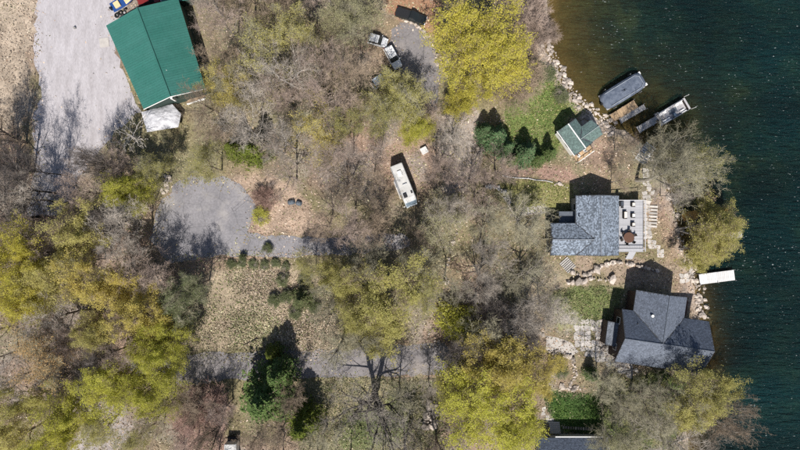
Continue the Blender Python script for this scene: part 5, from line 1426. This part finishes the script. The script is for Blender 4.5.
# --- conifers
for (px, py, rp, hh, pr, lm, lab) in [
    (497, 136, 18, 8, 'spruce0', L_BGREEN, 'blue-green spruce below the huge yellow tree'),
    (528, 152, 15, 7, 'spruce1', L_BGREEN, 'spruce on the shore lawn between two dark shadows'),
    (486, 130, 11, 6, 'spruce2', L_BGREEN, 'spruce at the lane side of the lawn clump'),
    (508, 147, 12, 6.5, 'spruce0', L_BGREEN, 'middle spruce in the clump on the shore lawn'),
    (540, 158, 10, 5.5, 'spruce0', L_GREEN, 'low spruce where the lawn clump meets pink mulch'),
    (552, 152, 9, 5.5, 'spruce2', L_GREEN, 'small spruce beside the white wall of the cottage'),
    (514, 158, 8, 5, 'spruce1', L_GREEN, 'little spruce between the two larger lawn spruces'),
    (260, 402, 34, 13, 'pine0', L_GREEN, 'dark green pine south of the lower road'),
    (276, 376, 22, 11, 'pine1', L_GREEN, 'dark green pine beside the lower road'),
    (300, 428, 24, 11, 'pine1', L_YGREEN, 'yellow-green pine beside the dark pine south of lower road'),
    (252, 150, 20, 11, 'pine1', L_YGREEN, 'green pine in the north wood above the turnaround'),
    (232, 148, 14, 9, 'spruce2', L_YGREEN, 'small green spruce near the turnaround'),
    (300, 300, 14, 6, 'pine0', L_DGREEN, 'short dull green pine on the straw clearing'),
    (270, 355, 10, 6, 'spruce2', L_YGREEN, 'small yellow-green spruce at the north side of lower road'),
]:
    crown_at(px, py, rp, hh, pr, name='spruce_tree' if pr[0] == 's' else 'pine_tree', label=lab, leafm=lm, twig=T_BROWN, group='conifers')

# --- notable bare trees by their base
def base_at(px, py, proto, Hh, R, label, **kw):
    x, y, _ = G(px, py); return tree(x, y, proto, Hh, R, label=label, name=kw.pop('name', 'bare_tree'), group=kw.pop('group', 'bare trees'), **kw)
PR['fork'] = gen_tree('fork', 777, 20, 7.5, (7, 6, 6, 5), 0, trunks=2, splay=.36, trunk_frac=.55, extra=2, rad=.6, t0=.35, wob0=.17)
PR['dead'] = gen_tree('dead', 901, 10, 4.6, (9, 4, 3), 0, trunk_frac=.45, extra=0, rad=.22, t0=.3, twigw=.035, angs=(70, 45, 45, 40), trop=.02)
base_at(375, 391, 'fork', 20, 7.5, 'tall twin-trunked dark tree casting a forked shadow on lower road', bark_m=B_DARK, twig=T_GREY, rz=-1.0)
base_at(68, 176, 'thin1', 19, 3.2, 'dark leaning tree at the lower end of gravel lot', bark_m=B_DARK, twig=T_DARK)
base_at(34, 172, 'bare3', 18, 4.2, 'dark bare tree on the west rim of gravel lot', bark_m=B_DARK, twig=T_DARK)
base_at(140, 138, 'dead', 10, 4.6, 'bleached pale dead tree with white limbs near the tarp canopy', bark_m=B_PALE, twig=T_PALE)
base_at(292, 85, 'bare4', 18, 6.5, 'big bare tree with pale radiating limbs in the north wood', bark_m=B_PALE, twig=T_GREY)
base_at(636, 180, 'bare0', 18, 7.4, 'large bare tree spreading pale limbs over the lake beside the deck house', bark_m=B_GREY, twig=T_OLIVE, lean=(-.14, .2, 0), rz=0.0)
base_at(645, 165, 'bare2', 15, 5.2, 'bare olive-grey tree at the shore steps by the open pontoon boat', bark_m=B_GREY, twig=T_OLIVE)
base_at(660, 196, 'thin1', 9, 2.6, 'slim bare tree beside the pale stone steps', bark_m=B_GREY, twig=T_GREY)
base_at(648, 432, 'bare4', 14, 7.0, 'pale grey spreading tree on the lawn by the barkless log', bark_m=B_PALE, twig=T_GREY, leafm=L_GREYGREEN)
base_at(660, 385, 'bare1', 14, 5.5, 'bare tree casting branch shadows on the slate roof', bark_m=B_BROWN, twig=T_OLIVE)
base_at(630, 388, 'bare0', 13, 5.0, 'bare tree on the flagstone edge south of the slate-roofed house', bark_m=B_BROWN, twig=T_OLIVE)
base_at(683, 405, 'bare2', 15, 5.0, 'grey-brown bare tree leaning over the lake at the southern shore', bark_m=B_GREY, twig=T_BROWN, lean=(0, .32, 0), rz=0.0)
base_at(688, 432, 'bare3', 15, 5.0, 'dense grey bare tree at the far southern shore', bark_m=B_GREY, twig=T_GREY, lean=(0, .32, 0), rz=0.0)
base_at(676, 444, 'bare0', 14, 4.6, 'grey bare tree on the southern shore corner', bark_m=B_GREY, twig=T_GREY, lean=(0, .32, 0), rz=0.0)
base_at(603, 428, 'bare3', 11, 4.0, 'grey-green bare tree at the east edge of the dark lawn', bark_m=B_GREY, twig=T_OLIVE)
base_at(618, 406, 'bare4', 11, 4.2, 'pale olive bare tree on the southeastern lawn', bark_m=B_GREY, twig=T_OLIVE)
base_at(595, 372, 'thin0', 10, 3.5, 'thin bare tree by the flagstone patio', bark_m=B_BROWN, twig=T_OLIVE)
base_at(525, 20, 'brush0', 6, 4.2, 'pinkish-grey leafless thicket above the shore riprap', twig=T_PINK, name='bare_shrub')
base_at(535, 38, 'brush1', 5, 3.6, 'pinkish leafless brush next to the shore riprap', twig=T_PINK, name='bare_shrub')
base_at(518, 88, 'brush2', 6, 4.6, 'low brown leafless thicket on the shore lawn', twig=T_BROWN, name='bare_shrub')
base_at(512, 98, 'thin2', 7, 3.8, 'small bare brown tree on the shore lawn beside the yellow tree', twig=T_BROWN)
base_at(457, 319, 'shrub0', 5.5, 3.4, 'bright lime-yellow bush near the end of lower road', leafm=L_LIME, name='shrub', group='shrubs')
base_at(447, 313, 'shrub1', 4, 2.4, 'smaller lime bush beside the bright lime-yellow bush', leafm=L_LIME, name='shrub', group='shrubs')
base_at(554, 22, 'shrub1', 5, 2.6, 'lime shrub hanging over the brown shallows', leafm=L_LIME, name='shrub', group='shrubs')
base_at(552, 34, 'shrub2', 3.6, 1.7, 'second lime shrub by the shore boulders', leafm=L_LIME, name='shrub', group='shrubs')
base_at(262, 216, 'shrub2', 1.8, 1.5, 'small lime shrub at the rim of the turnaround', leafm=L_LIME, name='shrub', group='shrubs')
base_at(266, 198, 'brush0', 3.2, 2.3, 'reddish-brown leafless shrub by the turnaround', twig=T_RED, name='bare_shrub')
base_at(244, 257, 'shrub0', 1.6, .7, 'small dark bush on the turnaround edge', leafm=L_DGREEN, bark_m=B_DARK, twig=T_DARK, name='shrub', group='shrubs')
base_at(268, 248, 'shrub1', 1.5, .95, 'round dark bush standing alone on the asphalt', leafm=L_DGREEN, bark_m=B_DARK, twig=T_DARK, name='shrub', group='shrubs')
base_at(205, 405, 'brush2', 6, 4.8, 'pinkish brush ringed by stone edging at the lower road', twig=T_RED, name='bare_shrub')
base_at(204, 418, 'thin1', 9, 3.8, 'pinkish bare tree inside the stone-edged brush', twig=T_RED)
base_at(455, 200, 'shrub1', 1.6, 1.1, 'small bright green shrub in the brown wood clearing', leafm=L_LIME, name='shrub', group='shrubs')
base_at(560, 96, 'shrub2', 1.2, 1.4, 'low green shrub on the shore lawn', leafm=L_DGREEN, name='shrub', group='shrubs')
base_at(545, 75, 'shrub0', 1.4, 1.6, 'dark green shrub at the top of the shore lawn', leafm=L_DGREEN, name='shrub', group='shrubs')
base_at(534, 72, 'shrub1', 1.5, 1.8, 'wide dark green shrub under the thicket on shore lawn', leafm=L_DGREEN, name='shrub', group='shrubs')
base_at(561, 372, 'shrub2', 1.3, 1.1, 'green shrub in the stone-edged planting bed', leafm=L_DGREEN, name='shrub', group='shrubs')
base_at(555, 363, 'shrub0', 1.3, 1.6, 'golden shrub in the stone-edged planting bed', leafm=L_GOLD, name='shrub', group='shrubs')
base_at(588, 372, 'spruce2', 4.5, 1.6, 'dark little conifer beside the flagstone patio', leafm=L_GREEN, name='spruce_tree', group='conifers')
for k, (px, py) in enumerate([(288, 296), (310, 292), (296, 312), (315, 306), (284, 280), (305, 280), (276, 300)]):
    base_at(px, py, 'shrub%d' % (k % 3), 1.8, 1.15, 'dull green shrub on the east side of the straw clearing', leafm=L_DGREEN, name='shrub', group='green shrubs on the clearing')
for k, (px, py) in enumerate([(232, 264), (243, 263), (254, 264), (276, 263), (286, 266), (265, 265)]):
    base_at(px, py, 'shrub%d' % (k % 3), .9, .8, 'low green shrub in the row between turnaround and straw clearing', leafm=L_DGREEN, name='shrub', group='shrub row above the clearing')

# --- the woods
KEEP_OUT = [  # px polygons without trunks
    [(138, 105), (190, 105), (195, 168), (138, 168)],
    [(33, -60), (135, -60), (160, 125), (120, 130), (75, 185), (30, 200), (33, 100)], [(100, 0), (215, -20), (225, 95), (150, 135)],
    [(170, 172), (258, 172), (268, 205), (262, 232), (412, 228), (412, 256), (200, 264), (160, 250)], [(110, 350), (452, 338), (455, 378), (190, 386)],
    [(195, 265), (300, 262), (325, 290), (330, 350), (195, 352)], [(372, 35), (405, 20), (440, 40), (440, 90), (372, 92)], [(386, 155), (422, 155), (426, 212), (388, 212)],
    [(542, 190), (650, 190), (650, 262), (542, 262)], [(225, 180), (300, 190), (310, 236), (250, 236)], [(392, 5), (432, 5), (432, 30), (392, 30)], [(224, 432), (246, 432), (246, 470), (224, 470)],
]
KO = [np.array([P2(*p) for p in q]) for q in KEEP_OUT]
LANDMARKS = [('the green barn', 155, 60), ('the gravel lot', 70, 90), ('the white tarp canopy', 160, 118), ('the straw field', 15, 60), ('the motorhome', 404, 186), ('the parked cars', 386, 60),
    ('the upper driveway', 415, 60), ('the black pickup', 411, 17), ('the turnaround', 215, 215), ('the covered woodpile', 294, 202), ('the straw clearing', 255, 305), ('the lower road', 300, 365),
    ('the lower road bend', 140, 410), ('the dark pine', 275, 395), ('the pinkish brush', 205, 405), ('the box trailer', 234, 446), ('the twin-trunked tree', 375, 391), ('the boulder heap', 430, 417),
    ('the lime bush', 460, 322), ('the broad olive tree', 388, 300), ('the big lime tree', 475, 390), ('the winding edging stones', 452, 250), ('the side pad', 533, 210), ('the furnished house', 560, 235),
    ('the grey lawn wall', 500, 193), ('the pale table', 424, 151), ('the lawn spruces', 515, 150), ('the huge yellow tree', 470, 70), ('the cottage', 580, 135), ('the stone walls', 590, 275),
    ('the front walk', 558, 345), ('the flagstone patio', 592, 338), ('the slate-roofed house', 645, 330), ('the dark lawn', 572, 412), ('the barkless log', 657, 424), ('the southern shore', 690, 410),
    ('the pale-limbed big tree', 292, 85), ('the bleached dead tree', 130, 142), ('the turnaround road', 350, 244), ('the planting bed', 562, 368), ('the golden tree', 140, 310), ('the rusty tree', 80, 335), ('the bright yellow tree', 60, 262)]
USED = {}
# small things that lie open to the sky in the photograph
CLEAR = [(455, 318, 14), (435, 338, 8), (232, 442, 8), (381, 44, 10), (393, 58, 12), (411, 17, 14), (404, 186, 16), (565, 240, 16), (590, 275, 16), (592, 340, 16), (556, 345, 10), (580, 300, 8), (62, 120, 20), (170, 55, 26), (612, 300, 12), (616, 332, 8), (52, 150, 16), (46, 178, 14), (100, 140, 6), (350, 430, 14), (385, 430, 12), (455, 250, 10), (465, 262, 6), (95, 430, 10), (585, 160, 12), (690, 214, 8), (560, 198, 12), (294, 202, 6), (429, 416, 8), (160, 118, 14), (424, 151, 5)]
def where(x, y):
    px, py = x * S + 400, 225 - y * S
    c = sorted((math.hypot(a - px, b - py), n, a - px, b - py) for n, a, b in LANDMARKS)
    d, n, ax, ay = c[0]
    for d2, n2, bx, by in c[1:9]:
        if (ax * bx + ay * by) / max(d * d2, 1e-6) < -.35: return 'between %s and %s' % (n, n2)
    return 'beside %s, next to %s' % (n, c[1][1])
WORDS = {}
for m_, w_ in ((T_GREY, 'grey'), (T_PINK, 'pinkish'), (T_BROWN, 'brown'), (T_DARK, 'dark'), (T_OLIVE, 'olive-grey'), (T_PALE, 'pale grey'), (T_RED, 'reddish')): WORDS[m_.name] = w_
def wood(px_poly, spacing, protos, hr, rr, twigs, barks, leafs, label, name, group, seed, n_try=900, mx=60):
    r = random.Random(seed); poly = np.array([P2(*p) for p in px_poly]); x0, y0 = poly.min(0); x1, y1 = poly.max(0); pts = []
    for _ in range(n_try):
        if len(pts) >= mx: break
        x, y = r.uniform(x0, x1), r.uniform(y0, y1); h = r.uniform(*hr); R = r.uniform(*rr)
        xa, ya = np.array([x]), np.array([y])
        if not inside(poly, xa, ya)[0] or any(inside(k, xa, ya)[0] for k in KO): continue
        if any((x - a) ** 2 + (y - b) ** 2 < spacing ** 2 for a, b in pts): continue
        if any((x - a) ** 2 + (y - b) ** 2 < 1.6 ** 2 for a, b, _, _ in TREES): continue
        f = S / (1 - .68 * h / H); cx, cy = x * f + 400, 225 - y * f
        if any(math.hypot(cx - a, cy - b) < .62 * c + .45 * R * f for a, b, c in CROWNS): continue
        if any(math.hypot(cx - a, cy - b) < c + .8 * R * f for a, b, c in CLEAR): continue
        i = r.randrange(len(twigs)); pr = r.choice(protos)
        size = ('tall ' if h > hr[0] + .6 * (hr[1] - hr[0]) else 'short ' if h < hr[0] + .3 * (hr[1] - hr[0]) else '') + ('broad ' if R > rr[0] + .6 * (rr[1] - rr[0]) else 'narrow ' if R < rr[0] + .3 * (rr[1] - rr[0]) else '')
        lab = '%s%s %s tree %s' % (size, WORDS[twigs[i].name], 'budding' if pr[:3] == 'bud' else 'leafless', where(x, y))
        if lab in USED: continue
        USED[lab] = 1; pts.append((x, y))
        tree(x, y, pr, h, R, name=name, label=lab, group=group, twig=twigs[i], bark_m=barks[i % len(barks)], leafm=leafs[i % len(leafs)])
BARE = ['bare0', 'bare1', 'bare2', 'bare3', 'bare4']; THIN = ['thin0', 'thin1', 'thin2']; BUD = ['bud0', 'bud1', 'bud2', 'bud3']
wood([(210, -15), (375, -15), (372, 60), (376, 150), (330, 165), (215, 165), (218, 100)], 4.3, BARE + THIN, (13, 18), (3.6, 5.4), [T_PINK, T_GREY, T_BROWN], [B_GREY, B_PALE, B_BROWN], [L_OLIVE],
     ['leafless pinkish-brown tree in the wood between barn and driveway', 'leafless grey tree in the wood between barn and driveway', 'leafless brown tree in the wood between barn and driveway'], 'bare_tree', 'bare trees of the north wood', 21, mx=42)
wood([(255, 150), (380, 150), (386, 225), (330, 226), (305, 195), (262, 172)], 4.6, BARE + THIN, (10, 15), (2.8, 4.4), [T_BROWN, T_PINK], [B_BROWN, B_GREY], [L_OLIVE],
     ['leafless brown tree between the turnaround and the motorhome', 'leafless pinkish tree between the turnaround and the motorhome'], 'bare_tree', 'bare trees west of the motorhome', 22, mx=20)
wood([(424, 118), (500, 160), (490, 200), (440, 225), (425, 200)], 5.0, BARE + THIN, (9, 14), (2.8, 4.6), [T_PINK, T_GREY], [B_BROWN, B_GREY], [L_OLIVE],
     ['leafless pinkish tree between the motorhome and the lawn', 'leafless grey tree between the motorhome and the lawn'], 'bare_tree', 'bare trees east of the motorhome', 23, mx=14)
wood([(425, 205), (540, 215), (545, 262), (556, 300), (530, 330), (470, 330), (430, 300)], 5.4, BARE + THIN + BUD[:1], (10, 15), (3.4, 5.2), [T_OLIVE, T_GREY], [B_GREY, B_BROWN], [L_GREYGREEN, L_GREYGREEN],
     ['olive-grey open tree in the wood west of the furnished house', 'grey leafless tree in the wood west of the furnished house'], 'bare_tree', 'trees west of the furnished house', 24, mx=11)
wood([(300, 232), (430, 226), (440, 300), (345, 345), (320, 290)], 4.6, THIN + BARE, (11, 16), (2.8, 4.5), [T_OLIVE, T_BROWN], [B_DARK, B_BROWN], [L_OLIVE],
     ['slim olive-grey tree beside the broad olive tree between the roads', 'slim dark brown tree beside the broad olive tree between the roads'], 'bare_tree', 'slim trees between the two roads', 25, mx=20)
wood([(20, 175), (165, 140), (172, 215), (196, 270), (188, 345), (110, 352), (100, 420), (40, 430), (10, 330)], 4.8, BARE + THIN, (13, 17), (3.4, 5.0), [T_DARK, T_GREY, T_PINK], [B_DARK, B_BROWN, B_BROWN], [L_OLIVE],
     ['dark leafless tree in the western wood', 'grey leafless tree in the western wood', 'pinkish leafless tree in the western wood'], 'bare_tree', 'bare trees of the western wood', 26, mx=38)
wood([(60, 95 + 40), (30, 140), (-30, 130), (-60, 260), (30, 240), (60, 200)], 5.0, BARE, (13, 17), (3.6, 5.0), [T_DARK, T_BROWN], [B_DARK, B_BROWN], [L_OLIVE],
     ['dark leafless tree at the foot of the straw field', 'brown leafless tree at the foot of the straw field'], 'bare_tree', 'bare trees below the field', 27, mx=14)
wood([(168, 395), (300, 385), (320, 470), (168, 470)], 4.8, THIN + BARE, (9, 14), (2.6, 4.2), [T_BROWN, T_PINK], [B_DARK, B_BROWN], [L_OLIVE],
     ['brown leafless tree south of the lower road near the pines', 'pinkish leafless tree south of the lower road near the pines'], 'bare_tree', 'bare trees near the pines', 28, mx=18)
wood([(395, 378), (465, 375), (470, 470), (400, 470)], 4.8, THIN + BARE, (10, 15), (3.0, 4.6), [T_OLIVE, T_GREY, T_PINK], [B_DARK, B_BROWN, B_BROWN], [L_OLIVE],
     ['olive leafless tree by the grey boulder heap', 'grey leafless tree by the grey boulder heap', 'pinkish leafless tree by the grey boulder heap'], 'bare_tree', 'bare trees by the boulder heap', 29, mx=14)
wood([(300, 395), (390, 405), (395, 470), (300, 470)], 5.5, THIN, (9, 12), (2.8, 4.0), [T_OLIVE], [B_BROWN], [L_OLIVE],
     'thin olive-grey tree on the meadow around the twin-trunked tree', 'bare_tree', 'thin trees on the south meadow', 30, mx=4)
wood([(560, 290), (610, 300), (600, 322), (545, 335), (535, 310)], 5.0, THIN, (7, 10), (2.6, 3.8), [T_PALE], [B_GREY], [L_OLIVE],
     'thin pale grey tree on the terrace lawn below the stone walls', 'bare_tree', 'thin trees on the terrace lawn', 31, mx=3)
wood([(430, 300), (545, 300), (535, 345), (460, 350)], 5.0, BARE, (11, 15), (3.6, 5.0), [T_DARK, T_GREY], [B_DARK, B_GREY], [L_OLIVE],
     ['dark grey leafless tree above the golden-flecked tree', 'light grey leafless tree above the golden-flecked tree'], 'bare_tree', 'bare trees above the golden tree', 32, mx=6)
wood([(110, 128), (150, 150), (170, 175), (110, 180), (85, 170)], 4.5, THIN + BARE, (8, 12), (2.6, 4.0), [T_BROWN, T_PINK], [B_GREY], [L_OLIVE],
     ['brown leafless tree between the tarp canopy and turnaround', 'pinkish leafless tree between the tarp canopy and turnaround'], 'bare_tree', 'bare trees below the tarp canopy', 33, mx=10)
wood([(600, 380), (680, 385), (675, 470), (600, 470)], 5.5, THIN + BUD[:1], (8, 12), (2.6, 4.0), [T_OLIVE], [B_GREY], [L_GREYGREEN],
     'thin olive tree on the southeastern lakeside lawn', 'bare_tree', 'thin trees on the southeastern lawn', 34, mx=8)
wood([(575, 150), (640, 140), (650, 185), (590, 180)], 5.5, THIN, (6, 9), (2.2, 3.2), [T_OLIVE, T_BROWN], [B_GREY], [L_GREYGREEN],
     ['thin olive tree between the cottage and the furnished house', 'thin brown tree between the cottage and the furnished house'], 'bare_tree', 'thin trees near the cottage', 35, mx=5)

# ------------------------------------------------------------------ ground cover
def cover(name, label, n, sampler, size, palette, up=.9, asp=.6, zoff=.03, seed=0, var=.25, tall=0.0):
    rg = np.random.default_rng(seed)
    x, y = sampler(rg, n); z = gz(x, y) + zoff + rg.uniform(0, .04, len(x)) + tall * rg.random(len(x))
    V, F = leaves_quads(np.stack([x, y, z], -1), size, rg, up=up, asp=asp)
    pal = np.array(palette)[rg.integers(0, len(palette), len(x))] * rg.uniform(1 - var, 1 + var, (len(x), 1))
    pal = pal * (0.55 + 0.9 * fbm(x + 40, y - 70, 6.0))[:, None]
    g_ = smooth((fbm(x - 210, y + 33, 9.0) - .5) / .14)[:, None] * .45
    pal = pal * (1 - g_ * np.array([.35, .12, .5]))
    o = link(name, np_mesh(name, V, F, cols=np.repeat(pal, 4, 0)), M['litter'])
    return tag(o, label, None, None, 'stuff')
PAVED = [np.array([P2(*p) for p in q]) for q in ([(36, -60), (128, -60), (112, 25), (140, 108), (70, 180), (36, 205)], [(180, 184), (240, 184), (256, 206), (244, 238), (400, 236), (404, 250), (240, 254), (155, 258), (160, 210)], [(120, 362), (180, 356), (445, 346), (446, 372), (190, 382)], [(392, 28), (416, 26), (434, 50), (436, 110), (398, 72)])]
def samp(px_poly, exclude=True, shore=.5, soft=0.0, patch=0.0):
    poly = np.array([P2(*p) for p in px_poly])
    def f(rg, n):
        x0, y0 = poly.min(0); x1, y1 = poly.max(0); x = rg.uniform(x0, x1, n * 2); y = rg.uniform(y0, y1, n * 2)
        k = inside(poly, x, y) & (shore_d(x, y) > shore)
        if patch: k &= fbm(x + 9, y + 4, patch) + rg.normal(0, .06, len(x)) > .5
        if exclude:
            for q in PAVED: k &= ~inside(q, x, y) | (rg.random(len(x)) < .006 + .8 * np.exp(-dist_line(q, x, y, True) / .7))
            for q in ('field', 'clearing', 'lawn_shore', 'lawn_mid', 'lawn_dark', 'lawn_se', 'lawn_south'):
                k &= ~inside(np.array([P2(*p) for p in REG[q]]), x, y) | (rg.random(len(x)) < .12)
        x, y = x[k][:n], y[k][:n]
        if soft: x = x + rg.normal(0, soft, len(x)); y = y + rg.normal(0, soft, len(y))
        return x, y
    return f
WOODP = [(-60, -60), (560, -60), (560, 60), (700, 240), (720, 500), (-60, 500)]
cover('leaf_litter', 'brown and pinkish dead leaves covering the wood floor', 120000, samp(WOODP), .30, [(.36, .26, .19), (.29, .2, .14), (.43, .33, .25), (.22, .16, .12), (.5, .41, .33), (.2, .19, .1)], seed=1, up=1.1)
cover('field_stubble', 'straw-coloured stubble clumps on the west field', 40000, samp(REG['field'], False, soft=.8), .27, [(.42, .35, .28), (.34, .27, .21), (.47, .4, .32), (.24, .18, .14), (.29, .22, .17)], up=.35, seed=2, tall=.18)
cover('clearing_straw', 'pale straw and cut stalks strewn over the clearing', 24000, samp(REG['clearing'], False, soft=1.8, patch=4.0), .25, [(.50, .42, .32), (.40, .32, .24), (.54, .46, .37), (.30, .24, .17), (.15, .17, .07), (.26, .2, .14), (.20, .16, .11), (.19, .19, .09), (.36, .28, .21)], up=.5, seed=3, tall=.12)
cover('grass_tufts', 'short tufts of olive grass on the shore lawn', 9000, samp(REG['lawn_shore'], False), .26, [(.12, .17, .05), (.17, .18, .06), (.24, .21, .1), (.09, .14, .035)], up=.3, seed=4)
cover('grass_tufts', 'short tufts of yellowish grass on the lawn north of the furnished house', 4500, samp(REG['lawn_mid'], False), .26, [(.2, .2, .07), (.17, .18, .06), (.25, .22, .1)], up=.3, seed=5)
cover('grass_tufts', 'dark green turf on the lawn above the white gutter house', 4500, samp(REG['lawn_dark'], False), .24, [(.055, .10, .03), (.07, .115, .035), (.04, .08, .022)], up=.3, seed=6)
cover('grass_tufts', 'mixed grass on the southeastern lawn', 7000, samp(REG['lawn_se'], False), .26, [(.08, .12, .04), (.15, .15, .07), (.2, .18, .1)], up=.3, seed=7)
cover('grass_tufts', 'pale grass on the terrace lawn below the stone walls', 5000, samp(REG['lawn_south'], False), .26, [(.15, .18, .08), (.2, .2, .1), (.25, .22, .13)], up=.3, seed=8)
cover('grass_tufts', 'olive meadow grass around the twin-trunked tree', 10000, samp(REG['meadow_s'], False), .28, [(.16, .16, .08), (.21, .19, .11), (.27, .23, .15), (.12, .13, .05)], up=.3, seed=9)
print('trees', N_TREE[0], 'objects', len(bpy.data.objects))
